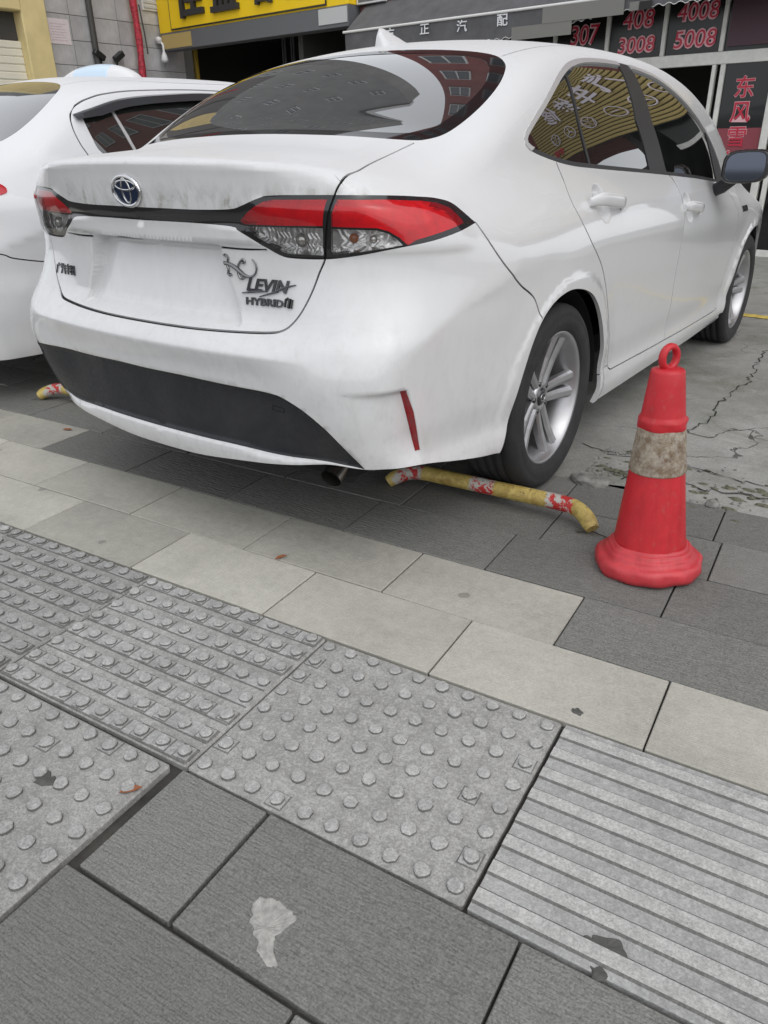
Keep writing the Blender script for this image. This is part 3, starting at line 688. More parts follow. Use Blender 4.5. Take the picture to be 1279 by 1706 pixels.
# buildings over the shops (seen mirrored in the rear window)
def block(name, A0, A1, d, z0, z1, wall, label, cols, rows, w, h, frame, depth):
    b = fthing(name, (A0 + A1)/2, d, z0, label, 'building'); hw = (A1 - A0)/2
    lbox('wall', b, (-hw, 0, 0), (hw, depth, z1 - z0), wall)
    wm = bpy.data.meshes.new('window'); mb = MB()
    for a, c in (((-w/2, -.06, 0), (w/2, -.001, .06)), ((-w/2, -.06, h - .06), (w/2, -.001, h)), ((-w/2, -.06, .06), (-w/2 + .06, -.001, h - .06)), ((w/2 - .06, -.06, .06), (w/2, -.001, h - .06)), ((-.03, -.05, .06), (.03, -.001, h - .06))): mb.box(a, c)
    wm.from_pydata(mb.V, [], mb.F); wm.materials.append(frame)
    gm = bpy.data.meshes.new('pane'); mb = MB(); mb.box((-w/2 + .06, -.02, .06), (w/2 - .06, -.002, h - .06)); gm.from_pydata(mb.V, [], mb.F); gm.materials.append(M['win_glass'])
    for i in range(cols):
        for j in range(rows):
            x = -hw + (i + .5) * 2*hw/cols; z = .9 + j * (z1 - z0 - 1.2)/rows
            o = link('window', wm, None, b, loc=(x, 0, z)); link('pane', gm, None, o)
    lbox('parapet', b, (-hw - .1, -.12, z1 - z0), (hw + .1, .3, z1 - z0 + .5), frame)
    return b
block('red_building', -6.15, 9.0, -.3, 3.3, 20.0, M['red_brick'], 'red block of flats rising above the awning shop, mirrored in the rear window', 7, 5, 1.3, 1.6, M['win_frame'], 8)
block('grey_building', -47.0, -15.3, -6.0, 0.0, 27.0, M['grey_render'], 'grey block above the yellow sign, mirrored in the rear window', 9, 7, 1.0, .9, M['win_frame'], 1.2)
# ---------------------------------------------------------------- car body surface (implicit)
def itp(x, xs, ys):
    """monotone cubic interpolation of a table"""
    xs = np.asarray(xs, float); ys = np.asarray(ys, float)
    x = np.clip(np.asarray(x, float), xs[0], xs[-1])
    h = np.diff(xs); d = np.diff(ys) / h
    m = np.zeros_like(ys); m[0] = d[0]; m[-1] = d[-1]
    ok = d[:-1] * d[1:] > 0
    w1 = 2 * h[1:] + h[:-1]; w2 = h[1:] + 2 * h[:-1]
    with np.errstate(divide='ignore', invalid='ignore'):
        mm = (w1 + w2) / (w1 / d[:-1] + w2 / d[1:])
    m[1:-1] = np.where(ok, mm, 0)
    i = np.clip(np.searchsorted(xs, x, 'right') - 1, 0, len(h) - 1)
    t = (x - xs[i]) / h[i]
    return ((2*t**3 - 3*t**2 + 1) * ys[i] + (t**3 - 2*t**2 + t) * h[i] * m[i]
            + (-2*t**3 + 3*t**2) * ys[i+1] + (t**3 - t**2) * h[i] * m[i+1])

def smax(a, b, k):
    h = np.clip(0.5 + 0.5 * (a - b) / k, 0, 1)
    return b + (a - b) * h + k * h * (1 - h)

def smin(a, b, k):
    return -smax(-a, -b, k)

def sstep(x, a, b):
    t = np.clip((x - a) / (b - a), 0, 1)
    return t * t * (3 - 2 * t)

def smoothed(tab, sig, lo, hi, step):
    """table resampled and rounded off so that reflections run without kinks"""
    x = np.arange(lo - 4*sig, hi + 4*sig + step, step); y = itp(x, *tab)
    t = np.array(tab[0]); k0 = (tab[1][1] - tab[1][0]) / (t[1] - t[0]); k1 = (tab[1][-1] - tab[1][-2]) / (t[-1] - t[-2])
    y = np.where(x < t[0], tab[1][0] + k0*(x - t[0]), np.where(x > t[-1], tab[1][-1] + k1*(x - t[-1]), y))
    m = int(4*sig/step); k = np.exp(-.5*(np.arange(-m, m+1)*step/sig)**2); k /= k.sum()
    ys = np.convolve(np.pad(y, m, 'edge'), k, 'valid'); ok = (x >= lo) & (x <= hi)
    return x[ok], ys[ok]

class Sedan:
    """white saloon: x right, y forward (rear axle y = 0), z up"""
    SIDE = ([.15, .20, .255, .285, .33, .42, .55, .68, .80, .865, .90, .96, 1.02, 1.10],
            [.80, .845, .862, .858, .850, .862, .872, .882, .886, .884, .876, .848, .812, .74])
    YCA = ([.15, .22, .26, .30, .36, .45, .535, .585, .597, .604, .625, .640, .654, .670, .70, .80, .90, .935, .98, 1.03, 1.07, 1.10],
           [-.85, -.925, -.955, -.968, -.975, -.982, -.996, -1.016, -1.0215, -1.0205, -1.004, -.985, -.964, -.945, -.935, -.932, -.938, -.950, -.958, -.966, -.976, -.982])
    YCB = ([.15, .23, .29, .36, .45, .56, .62, .68, .75, .80, .88, .95, 1.00, 1.06, 1.10],
           [-.88, -.92, -.945, -.978, -1.012, -1.03, -1.022, -.992, -.965, -.955, -.952, -.958, -.950, -.935, -.93])
    BOWU = ([0, .2, .4, .55, .65, .72, .78, .83, .88, .95],
            [0, .009, .036, .074, .115, .160, .228, .33, .50, .90])
    BOWL = ([0, .2, .4, .55, .66, .74, .80, .85, .89, .95],
            [0, .005, .022, .048, .084, .130, .195, .30, .45, .75])
    DECK = ([-1.05, -.97, -.80, -.60, -.42, -.2], [1.058, 1.070, 1.088, 1.104, 1.116, 1.12])
    CROWN = ([0, .3, .5, .6, .7, .8, .9], [0, .008, .026, .045, .085, .15, .24])
    GS = ([.90, 1.0, 1.1, 1.2, 1.3, 1.36, 1.42, 1.50], [.835, .81, .785, .75, .697, .655, .60, .51])
    GTAPER = ([-.7, -.5, -.3, -.1, .15, .5, 1.5, 2.0, 2.6, 3.0], [.17, .10, .052, .022, .006, 0, 0, .02, .06, .09])
    ROOF = ([-.95, -.75, -.6, -.45, -.3, -.1, .1, .25, .4, .6, .9, 1.2, 1.5, 1.75, 1.95, 2.2, 2.45, 2.7, 2.9],
            [.86, .965, 1.055, 1.135, 1.22, 1.325, 1.40, 1.43, 1.45, 1.465, 1.477, 1.48, 1.468, 1.432, 1.372, 1.248, 1.11, .98, .865])
    RCROWN = ([0, .2, .4, .5, .6, .7], [0, .006, .022, .036, .056, .09])
    HOOD = ([2.3, 2.7, 3.0, 3.3, 3.5, 3.62], [1.02, .98, .93, .86, .79, .72])
    FRONT = ([0, .4, .65, .78, .85, .9], [3.62, 3.56, 3.42, 3.25, 3.05, 2.7])
    ARCHES = ((.02, .30, .372), (2.72, .30, .372))
    corner_k = .024
    def __init__(s):
        s.ROOF = smoothed(s.ROOF, .075, -.9, 2.85, .03)
        R = s.RCROWN; s.RCROWN = smoothed(([-x for x in R[0][:0:-1]] + list(R[0]), list(R[1][:0:-1]) + list(R[1])), .07, 0, .75, .025)
        s.GTAPER = smoothed(s.GTAPER, .09, -.7, 3.0, .04); s.GS = smoothed(s.GS, .025, .9, 1.5, .02)
        for nm in ('BOWU', 'BOWL', 'CROWN'):
            R = getattr(s, nm); setattr(s, nm, smoothed(([-x for x in R[0][:0:-1]] + list(R[0]), list(R[1][:0:-1]) + list(R[1])), .022, 0, .95, .015))
        s.DECK = smoothed(s.DECK, .05, -1.05, -.2, .03)
    def side(s, y, z):
        x = itp(z, *s.SIDE)
        for (ay, az, r) in s.ARCHES:
            d = np.sqrt((y - ay) ** 2 + (z - az) ** 2)
            x = x + .010 * (1 - sstep(d, r - .01, r + .16)) * sstep(z, .2, .3) + .007 * (1 - sstep(d, r + .036, r + .060))
        t = itp(-y, [.0, .25, .40, .55, .70, .85, 1.0], [0, 0, .010, .030, .058, .095, .14])
        return x - t * (1 - sstep(z, .70, .86))
    def rear(s, x, z):
        w = sstep(x, .40, .66)
        return (1 - w) * itp(z, *s.YCA) + w * itp(z, *s.YCB) + itp(x, *s.BOWL) + (itp(x, *s.BOWU) - itp(x, *s.BOWL)) * sstep(z, .50, .84)
    def F(s, x, y, z):
        x = np.abs(x)
        a = x - s.side(y, z)
        b = s.rear(x, z) - y
        kz = s.corner_k + .07 * sstep(z, .68, .88)
        L = smax(a, b, kz)
        L = smax(L, y - itp(x, *s.FRONT), .06)
        dk = z - (itp(y, *s.DECK) - itp(x, *s.CROWN))
        hd = z - (itp(y, *s.HOOD) - .8 * itp(x, *s.CROWN))
        tp = np.where(y < 1.2, dk, hd)
        kt = .022 + .10 * sstep(x, .52, .74) * sstep(y, -.98, -.70)
        L = smax(L, tp, kt)
        L = smax(L, .19 - z, .02)
        g = x - (itp(z, *s.GS) - itp(y, *s.GTAPER))
        r = (z - (itp(y, *s.ROOF) - itp(x, *s.RCROWN))) * .9
        G = np.maximum(smax(g, r, .055), np.maximum(-.70 - y, y - 2.80))
        return smin(L, G, .07)
    def grad(s, P, e=2e-3):
        x, y, z = P[..., 0], P[..., 1], P[..., 2]
        g = np.stack([s.F(x+e, y, z) - s.F(x-e, y, z), s.F(x, y+e, z) - s.F(x, y-e, z), s.F(x, y, z+e) - s.F(x, y, z-e)], -1)
        return g / np.maximum(np.linalg.norm(g, axis=-1, keepdims=True), 1e-9)
    def disp(s, u, z):
        return 0 * u
    # stadium chart: s runs from the rear centre round the corner and along the side
    RC, YC, YF = .45, -.45, 3.05
    def st_org(s, u):
        A = s.RC; B = A + A * np.pi / 2; L2 = B + (s.YF - s.YC); C2 = L2 + A * np.pi / 2
        th = np.clip((u - A) / A, 0, np.pi / 2)
        th2 = np.clip((u - L2) / A, 0, np.pi / 2)
        ox = np.clip(u, 0, A) - np.clip(u - C2, 0, A)
        oy = s.YC + np.clip(u - B, 0, s.YF - s.YC)
        a = th + th2
        return np.stack([ox, oy], -1), np.stack([np.sin(a), -np.cos(a)], -1)
    def st_pt(s, u, z, dsp=True):
        """point of the surface at chart coordinates (u, z): search from outside inwards"""
        u = np.asarray(u, float); z = np.asarray(z, float)
        o, d = s.st_org(u)
        lo = np.zeros(u.shape); hi = np.full(u.shape, 1.0)
        for k in range(26):
            m = (lo + hi) / 2
            v = s.F(o[..., 0] + d[..., 0] * m, o[..., 1] + d[..., 1] * m, z)
            lo = np.where(v <= 0, m, lo); hi = np.where(v <= 0, hi, m)
        t = (lo + hi) / 2 - (s.disp(u, z) if dsp else 0)
        return np.stack([o[..., 0] + d[..., 0] * t, o[..., 1] + d[..., 1] * t, z + 0 * t], -1)
    def st_inv(s, P):
        x = np.abs(P[..., 0]); y = P[..., 1]
        A = s.RC; B = A + A * np.pi / 2
        u = np.where(x < A, x, A + A * np.arctan2(x - A, s.YC - y))
        L2 = B + (s.YF - s.YC); C2 = L2 + A * np.pi / 2
        u = np.where(y > s.YC, B + y - s.YC, u)
        u = np.where(y > s.YF, np.where(x < A, C2 + A - x, L2 + A * np.arctan2(y - s.YF, x - A)), u)
        return np.stack([u, P[..., 2]], -1)
    def top_pt(s, x, y):
        x = np.asarray(x, float); y = np.asarray(y, float)
        lo = np.where(y < 1.0, .97, .5) + 0 * x; hi = np.full(x.shape, 1.6)
        for k in range(34):
            m = (lo + hi) / 2; v = s.F(x, y, m); lo = np.where(v <= 0, m, lo); hi = np.where(v <= 0, hi, m)
        return np.stack([x + 0 * lo, y + 0 * lo, lo], -1)
# ---------------------------------------------------------------- car materials
def paint_mat(name, c, dirt):
    g = NT(name); co = g.coord('Object'); sep = g.t.nodes.new('ShaderNodeSeparateXYZ'); g.t.links.new(co, sep.inputs[0])
    st = g.coord('Object', (9, 9, 4.0)); streak = g.noise(st, 3.0, 7, .7, .6); sp = g.noise(co, 30, 6, .7); blot = g.noise(co, 2.4, 5, .6)
    low = g.math('SUBTRACT', 1.0, g.math('DIVIDE', sep.outputs['Z'], .75), True)      # road film grows towards the sills
    tail = g.math('MULTIPLY', g.math('LESS_THAN', sep.outputs['Y'], -.80), .14)        # soot on the tail
    zb = g.t.nodes.new('ShaderNodeMapRange'); g.t.links.new(sep.outputs['Z'], zb.inputs[0]); zb.inputs[1].default_value = 1.02; zb.inputs[2].default_value = .955; zb.inputs[3].default_value = 0; zb.inputs[4].default_value = 1.0
    zc = g.math('MULTIPLY', zb.outputs[0], g.math('GREATER_THAN', sep.outputs['Z'], .945))      # splashes caught under the lid edge
    tail = g.math('MULTIPLY', tail, g.math('ADD', 1.0, g.math('MULTIPLY', zc, 16.0)))
    amt = g.math('ADD', g.math('MULTIPLY', low, .6), g.math('ADD', tail, .07))
    f = g.math('MULTIPLY', g.math('MULTIPLY', g.ramp(streak, (.42, 0.), (.70, 1.)), g.ramp(sp, (.36, .15), (.66, 1.))), amt)
    f = g.math('MULTIPLY', g.math('ADD', f, g.math('MULTIPLY', g.ramp(blot, (.45, 0.), (.75, 1.)), .06)), dirt, True)
    base = g.mix(f, c, (.30, .29, .26))
    ge = g.t.nodes.new('ShaderNodeNewGeometry'); sn = g.t.nodes.new('ShaderNodeSeparateXYZ'); g.t.links.new(ge.outputs['Normal'], sn.inputs[0])
    mr = g.t.nodes.new('ShaderNodeMapRange'); g.t.links.new(sn.outputs['Z'], mr.inputs[0]); mr.inputs[1].default_value = .35; mr.inputs[2].default_value = .85   # dust settles on level panels
    du = g.math('MULTIPLY', mr.outputs[0], g.math('ADD', .80, g.math('MULTIPLY', blot, .25)), True)
    dull = g.math('MAXIMUM', du, f)
    g.bsdf(Base_Color=base, Roughness=g.math('ADD', .17, g.math('MULTIPLY', dull, .40)), Coat_Weight=g.math('MULTIPLY', g.math('SUBTRACT', 1.0, dull, True), .85), Coat_Roughness=.025, Specular_IOR_Level=g.math('MULTIPLY', g.math('SUBTRACT', 1.0, g.math('MULTIPLY', dull, .75)), .4))
    return g.m
M['paint'] = paint_mat('white_car_paint', (.655, .658, .66), .80)
M['paint2'] = paint_mat('cool_white_car_paint', (.68, .688, .70), .2)
M['lock_grey'] = plain('handle_cup_grey', (.36, .36, .355), .4)
g = NT('charcoal_bumper_plastic'); co = g.coord('Object'); n = g.noise(co, 5, 6, .7, .5); f = g.noise(co, 80, 4, .7)
b = g.bsdf(Base_Color=g.mix(g.ramp(n, (.42, 0.), (.78, 1.)), (.014, .015, .018), (.034, .034, .037)), Roughness=g.ramp(f, (.3, .42), (.7, .62)), Specular_IOR_Level=.4); M['grey_plastic'] = g.m
M['gap'] = plain('panel_gap_black', (.010, .010, .010), .9)
def glass_mat(name, c, rough=.02, dust=.04, ior=1.75):
    g = NT(name); co = g.coord('Object'); n = g.noise(co, 6, 6, .65)
    g.bsdf(Base_Color=g.mix(g.math('MULTIPLY', g.ramp(n, (.4, 0.), (.8, 1.)), dust), c, (.30, .29, .27)), Roughness=rough, IOR=ior, Specular_IOR_Level=.5, Coat_Weight=1.0, Coat_IOR=ior, Coat_Roughness=.01)
    return g.m
M['glass_dark'] = glass_mat('tinted_rear_glass', (.020, .020, .021), .015, .05, 2.1)
M['glass_side'] = glass_mat('tinted_side_glass', (.010, .011, .011), .01, .02)
M['glass_side2'] = glass_mat('smoked_side_glass', (.020, .022, .020), .01, .03)
M['frit'] = plain('black_glass_border', (.010, .010, .011), .06)
M['piano'] = plain('gloss_black_plastic', (.014, .014, .015), .10, coat=.4)
M['chrome_trim'] = plain('satin_chrome_trim', (.60, .60, .60), .35, metal=.45)
M['pillar'] = plain('black_pillar_film', (.030, .030, .033), .5)
M['visor'] = plain('smoked_visor', (.035, .038, .042), .12)
M['reflector'] = plain('red_reflector', (.24, .008, .013), .25, coat=.3)
M['red_bowl'] = plain('red_lamp_bowl', (.80, .03, .045), .3, var=.25, vscale=30)
g = NT('lamp_chrome'); co = g.coord('Object'); sep = g.t.nodes.new('ShaderNodeSeparateXYZ'); g.t.links.new(co, sep.inputs[0])
w = g.math('SINE', g.math('MULTIPLY', g.math('SUBTRACT', g.math('ABSOLUTE', sep.outputs['X']), sep.outputs['Y']), 620)); n = g.noise(co, 26, 4, .6)
b = g.bsdf(Base_Color=g.mix(g.ramp(n, (.35, 0.), (.65, 1.)), (.72, .71, .70), (.94, .93, .92)), Roughness=.2, Metallic=.5); g.set(b.inputs['Normal'], g.bump(w, .55, .003)); M['chrome_bowl'] = g.m
M['lens_solid'] = plain('red_lamp_lens', (.45, .01, .02), .15, coat=.4)
def lens_mat(name, tint, solid, k):
    g = NT(name)
    tr = g.t.nodes.new('ShaderNodeBsdfTransparent'); tr.inputs[0].default_value = (*tint, 1)
    df = g.t.nodes.new('ShaderNodeBsdfPrincipled'); g.i(df, Base_Color=solid, Roughness=.15)
    gl = g.t.nodes.new('ShaderNodeBsdfGlossy'); gl.inputs['Roughness'].default_value = .02; gl.inputs[0].default_value = (1, 1, 1, 1)
    fr = g.t.nodes.new('ShaderNodeFresnel'); fr.inputs[0].default_value = 1.5
    m1 = g.t.nodes.new('ShaderNodeMixShader'); m1.inputs[0].default_value = k; g.t.links.new(tr.outputs[0], m1.inputs[1]); g.t.links.new(df.outputs[0], m1.inputs[2])
    m2 = g.t.nodes.new('ShaderNodeMixShader'); g.t.links.new(fr.outputs[0], m2.inputs[0]); g.t.links.new(m1.outputs[0], m2.inputs[1]); g.t.links.new(gl.outputs[0], m2.inputs[2])
    g.t.links.new(m2.outputs[0], g.out.inputs[0]); return g.m
M['lens_red'] = lens_mat('red_lamp_lens_shell', (1.0, .20, .22), (.62, .02, .035), .30)
M['lens_clear'] = lens_mat('clear_lamp_lens_shell', (.93, .93, .93), (.5, .5, .5), .04)
M['lamp_dark'] = plain('dark_lamp_socket', (.05, .045, .045), .4)
M['bulb'] = plain('bulb_glass', (.62, .60, .56), .15, metal=.6)
M['bulb_amber'] = plain('amber_bulb', (.40, .12, .03), .2)
# ---------------------------------------------------------------- white saloon: charts, outlines, panels
class Shell:
    """triangulated chart of a body with labelled regions"""
    def __init__(s, V2, T, lab, P, N):
        s.V2, s.T, s.lab, s.P, s.N = V2, T, lab, P, N
    def pick(s, name):
        t = s.T[s.lab == name]
        if len(t) == 0: return None
        u, inv = np.unique(t, return_inverse=True)
        return s.P[u], s.N[u], inv.reshape(-1, 3), s.V2[u]

def side_shell(S, grid, lines, closed, label):
    V2, T = cdt(grid, lines, closed)
    u, z = V2[:, 0], V2[:, 1]
    P = S.st_pt(u, z); e = .0015
    du = S.st_pt(u+e, z) - S.st_pt(np.maximum(u-e, 0), z); dz = S.st_pt(u, z+e) - S.st_pt(u, z-e)
    N = np.cross(du, dz); N /= np.maximum(np.linalg.norm(N, axis=1, keepdims=True), 1e-12)
    c = u < 1e-6; N[c, 0] = 0
    N /= np.maximum(np.linalg.norm(N, axis=1, keepdims=True), 1e-12)
    cen = V2[T].mean(1)
    return Shell(V2, T, label(cen), P, N)

def top_shell(S, grid, lines, closed, label):
    V2, T = cdt(grid, lines, closed)
    P = S.top_pt(V2[:, 0], V2[:, 1]); N = S.grad(P)
    c = np.abs(V2[:, 0]) < 1e-6; N[c, 0] = 0; N /= np.maximum(np.linalg.norm(N, axis=1, keepdims=True), 1e-12)
    return Shell(V2, T, label(V2[T].mean(1)), P, N)

def panel(name, pieces, mat, parent, sides=(1,), rim=.014, push=0.0, left=None):
    """one sheet-metal part from shell pieces; sides = (1,), (-1,) or (1,-1) joined"""
    Vs, Ns, Ts = [], [], []; n = 0
    for pc, sd in ([(p, sd) for p in pieces for sd in sides] if left is None else [(p, 1) for p in pieces] + [(p, -1) for p in left]):
        if pc is not None:
            P, N, T = pc[0].copy(), pc[1].copy(), pc[2]
            P = P - N * push
            if sd < 0: P[:, 0] *= -1; N[:, 0] *= -1; T = T[:, ::-1]
            Vs.append(P); Ns.append(N); Ts.append(T + n); n += len(P)
    if not Vs: return None
    P = np.concatenate(Vs); N = np.concatenate(Ns); T = np.concatenate(Ts)
    key = np.round(P * 20000).astype(np.int64)
    _, first, inv = np.unique(key, axis=0, return_index=True, return_inverse=True)
    inv = inv.reshape(-1); P = P[first]; N = N[first]; T = inv[T]
    ok = (T[:, 0] != T[:, 1]) & (T[:, 1] != T[:, 2]) & (T[:, 0] != T[:, 2]); T = T[ok]
    # fix winding against normals
    fn = np.cross(P[T[:, 1]] - P[T[:, 0]], P[T[:, 2]] - P[T[:, 0]])
    fl = np.einsum('ij,ij->i', fn, N[T[:, 0]] + N[T[:, 1]] + N[T[:, 2]]) < 0
    T[fl] = T[fl][:, ::-1]
    nb = len(P)
    faces = [tuple(t) for t in T]; ln = [N[t] for t in T]
    allP = [P]
    if rim:
        ed = {}
        for t in T:
            for a, b in ((t[0], t[1]), (t[1], t[2]), (t[2], t[0])):
                ed[(a, b)] = 1
        bd = [(a, b) for (a, b) in ed if (b, a) not in ed]
        used = sorted({v for e in bd for v in e}); mp = {v: nb + k for k, v in enumerate(used)}
        allP.append(P[used] - N[used] * rim)
        for a, b in bd:
            faces.append((b, a, mp[a], mp[b]))
            e1 = P[a] - P[b]; f = np.cross(e1, -N[a]); f /= max(np.linalg.norm(f), 1e-9)
            ln.append(np.repeat(f[None], 4, 0))
    AP = np.concatenate(allP)
    me = bpy.data.meshes.new(name)
    me.from_pydata(AP.tolist(), [], [tuple(int(i) for i in f) for f in faces])
    me.polygons.foreach_set('use_smooth', [True] * len(me.polygons))
    me.normals_split_custom_set([tuple(map(float, v)) for v in np.concatenate(ln)])
    me.update()
    return link(name, me, mat, parent)

SEAM_Y = [(.632, -.838), (.672, -.775), (.71, -.68), (.735, -.56), (.745, -.42), (.745, -.30), (.735, -.2), (.715, -.1), (.69, 0), (.655, .12), (.63, .3), (.61, .5), (.598, .8), (.595, 1.1), (.605, 1.4), (.63, 1.65), (.67, 1.9), (.715, 2.15), (.75, 2.4), (.77, 2.6), (.775, 2.85), (.76, 3.05), (.70, 3.25), (.6, 3.38), (.45, 3.46), (.2, 3.51), (0, 3.52)]
def make_seam(S):
    x = np.linspace(0, .6, 26); y = S.rear(x, x*0 + 1.055) + .010
    pl = np.concatenate([np.stack([x, y], 1), smooth_line(SEAM_Y, .02)])
    P = S.top_pt(pl[:, 0], pl[:, 1]); return pl, S.st_inv(P), P

class Levin(Sedan):
    INS = ([0, .14, .36, .461, .50, .554, .603, .647, .692], [.509, .510, .505, .503, .497, .471, .427, .364, .300])
    def disp(s, u, z):
        # number-plate recess under the brow
        ur = np.interp(z, [.64, .767, .862], [.352, .297, .272])
        f = sstep(ur - u, -.001, .014) * sstep(.8625 - z, 0, .005) * sstep(z, .656, .668)
        d = f * np.interp(z, [.655, .862], [.020, .050])
        # brow over the recess
        d = d - .011 * sstep(z, .8625, .866) * (1 - sstep(z, .898, .914)) * (1 - sstep(u, .34, .45))
        # lamps proud, band set back
        li = sstep(u, .36, .44) * (1 - sstep(u, .95, 1.05)) * sstep(z, .84, .87) * (1 - sstep(z, .955, .985))
        d = d - .008 * li
        # black bumper insert set back, lip proud
        top = np.interp(u, *s.INS)
        lt = np.interp(u, [0, .325, .483, .568, .641, .692], [.324, .324, .319, .318, .309, .30])
        d = d + .010 * sstep(top - z, 0, .006) * sstep(z - lt, -.004, .006) * (1 - sstep(u, .66, .70))
        d = d - .010 * sstep(lt - z, -.002, .010) * (1 - sstep(u, .50, .60))
        # notch with upright reflector
        ue = np.interp(z, [.30, .336, .524, .56], [.848, .838, .788, .778])
        r = ue - u
        d = d + .024 * sstep(r, -.016, .004) * (1 - sstep(r, .01, .17)) * sstep(.5275 - z, 0, .007) * sstep(z, .29, .40)
        # finger cups behind the door handles
        for (hu, hz) in ((1.890, .918), (2.915, .850)):
            q = ((u - hu) / .058) ** 2 + ((z - hz) / .062) ** 2
            d = d + .018 * sstep(1 - q, 0, .8)
        return d

class LevinLeft(Levin):      # the insert runs further round the left corner
    INS = ([0, .14, .36, .50, .60, .655, .678, .692], [.509, .510, .505, .503, .498, .486, .455, .300])

def build_levin(root):
    S = Levin(); g = .0028
    seam_xy, seam_uz, seam_P = make_seam(S)
    TR = smooth_line([(0, .644), (.098, .644), (.203, .645), (.346, .649), (.438, .654), (.479, .662), (.504, .68), (.529, .711), (.554, .757), (.575, .806), (.592, .839), (.598, .87), (.602, .90), (.61, .94), (.623, .982), (.629, .998), (.637, 1.012), (.6445, 1.0235), (.654, 1.037)])
    LT = smooth_line([(0, .947), (.12, .947), (.233, .947), (.335, .951), (.373, .96), (.426, .978), (.467, .985), (.623, .987), (.749, .985), (.859, .979), (.917, .974), (.97, .963), (1.009, .94), (1.049, .913)])
    LB = smooth_line([(1.049, .913), (.985, .901), (.877, .881), (.777, .867), (.686, .851), (.599, .840), (.502, .838), (.462, .843), (.424, .862), (.379, .885), (.346, .902), (.324, .909), (.196, .913), (0, .913)])
    light = np.concatenate([LT, LB[1:]])
    RI = smooth_line([(.355, .924), (.413, .957), (.453, .974), (.606, .976), (.595, .92), (.48, .918), (.367, .916)], .012, True)
    RI = dense([(.357, .923), (.385, .943), (.413, .958), (.440, .970), (.462, .975), (.606, .977), (.598, .945), (.594, .918), (.48, .916), (.367, .9155)], .012, True)
    CI = dense([(.370, .911), (.594, .913), (.590, .849), (.485, .849), (.470, .852), (.457, .861), (.404, .886)], .012, True)
    RO = dense([(.632, .977), (.748, .976), (.860, .970), (.908, .965), (.951, .952), (.985, .925), (.99, .916), (.907, .900), (.833, .886), (.805, .874), (.783, .892), (.756, .907), (.729, .914), (.617, .917), (.619, .945)], .012, True)
    CO = dense([(.615, .912), (.728, .909), (.754, .902), (.777, .888), (.793, .874), (.702, .861), (.612, .851)], .012, True)
    BG = smooth_line([(1.049, .913), (1.084, .872), (1.125, .829), (1.183, .779), (1.245, .738), (1.32, .699), (1.352, .667), (1.38, .625)])
    IT = smooth_line(list(zip(*S.INS)))
    IB = smooth_line([(0, .324), (.2, .324), (.325, .324), (.483, .319), (.568, .318), (.641, .309), (.692, .300)])
    BOT = smooth_line([(0, .262), (.15, .264), (.313, .28), (.461, .294), (.565, .306), (.615, .3075), (.692, .2995), (.758, .302), (.846, .298), (.995, .272), (1.12, .252), (1.24, .236)])
    arch = np.array([(-.405, .15), (-.385, .25), (-.348, .334), (-.318, .44), (-.275, .55), (-.222, .622), (-.14, .667), (-.02, .683), (.12, .658), (.22, .608), (.31, .523), (.375, .42), (.395, .33), (.392, .25), (.372, .15)])
    AR = smooth_line(arch + [1.607, 0]); AF = smooth_line(arch + [1.607 + 2.70, 0])
    DR = smooth_line([(1.630, 1.046), (1.655, .995), (1.668, .909), (1.735, .815), (1.864, .708), (1.989, .545), (2.061, .421), (2.095, .335), (2.112, .312), (2.14, .300)])
    DB = smooth_line([(2.14, .300), (2.8, .287), (3.70, .276), (3.765, .290), (3.80, .34), (3.83, .50), (3.84, .70), (3.80, .82), (3.69, .915)])
    DM = smooth_line([(2.700, .988), (2.755, .957), (2.782, .91), (2.786, .80), (2.80, .60), (2.83, .45), (2.836, .287)])
    DLO = smooth_line([(1.466, 1.105), (1.470, 1.090), (1.524, 1.069), (1.691, 1.04), (1.915, 1.024), (2.519, .994), (3.10, .962), (3.62, .928), (3.70, .932), (3.69, .975), (3.60, 1.05), (3.389, 1.168), (3.133, 1.282), (2.894, 1.352), (2.666, 1.377), (2.408, 1.381), (2.136, 1.368), (1.964, 1.345), (1.844, 1.312), (1.729, 1.265), (1.562, 1.180), (1.474, 1.126)], .014, True)
    G1 = inset(DLO, .014)
    QD = smooth_line([(1.884, 1.36), (1.850, 1.201), (1.853, 1.114), (1.893, 1.0)])
    BP = np.array([(2.475, 1.40), (2.595, 1.40), (2.585, 1.184), (2.72, .94), (2.51, .94), (2.40, 1.18)])
    SAIL = np.array([(3.50, 1.15), (3.36, 1.19), (3.56, .92), (3.9, .90), (3.9, 1.0)])
    RF = np.array([(.780, .525), (.7945, .524), (.818, .46), (.846, .340), (.832, .337), (.806, .43)])
    BR = smooth_line([(.272, .8555), (.35, .8535), (.424, .8555)])
    SILL = smooth_line([(1.985, .305), (2.05, .322), (2.10, .325)])
    HG = smooth_line([(3.69, .915), (3.75, .935), (3.86, .93)])
    gaps = [TR, BG, DR, DB, DM, BR, SILL]
    lines, closed = [], []
    for L in gaps:
        for w in (-g, g): lines.append(offs(L, w)); closed.append(False)
    for L in (LT, LB, IT, IB, BOT, AR, AF, offs(QD, .007), offs(QD, -.007), seam_uz): lines.append(L); closed.append(False)
    zr = np.linspace(.656, .8575, 16); ur_ = np.interp(zr, [.64, .767, .862], [.352, .297, .272])
    NZ = np.linspace(.345, .5275, 16); NU = np.interp(NZ, [.30, .336, .524, .56], [.848, .838, .788, .778])
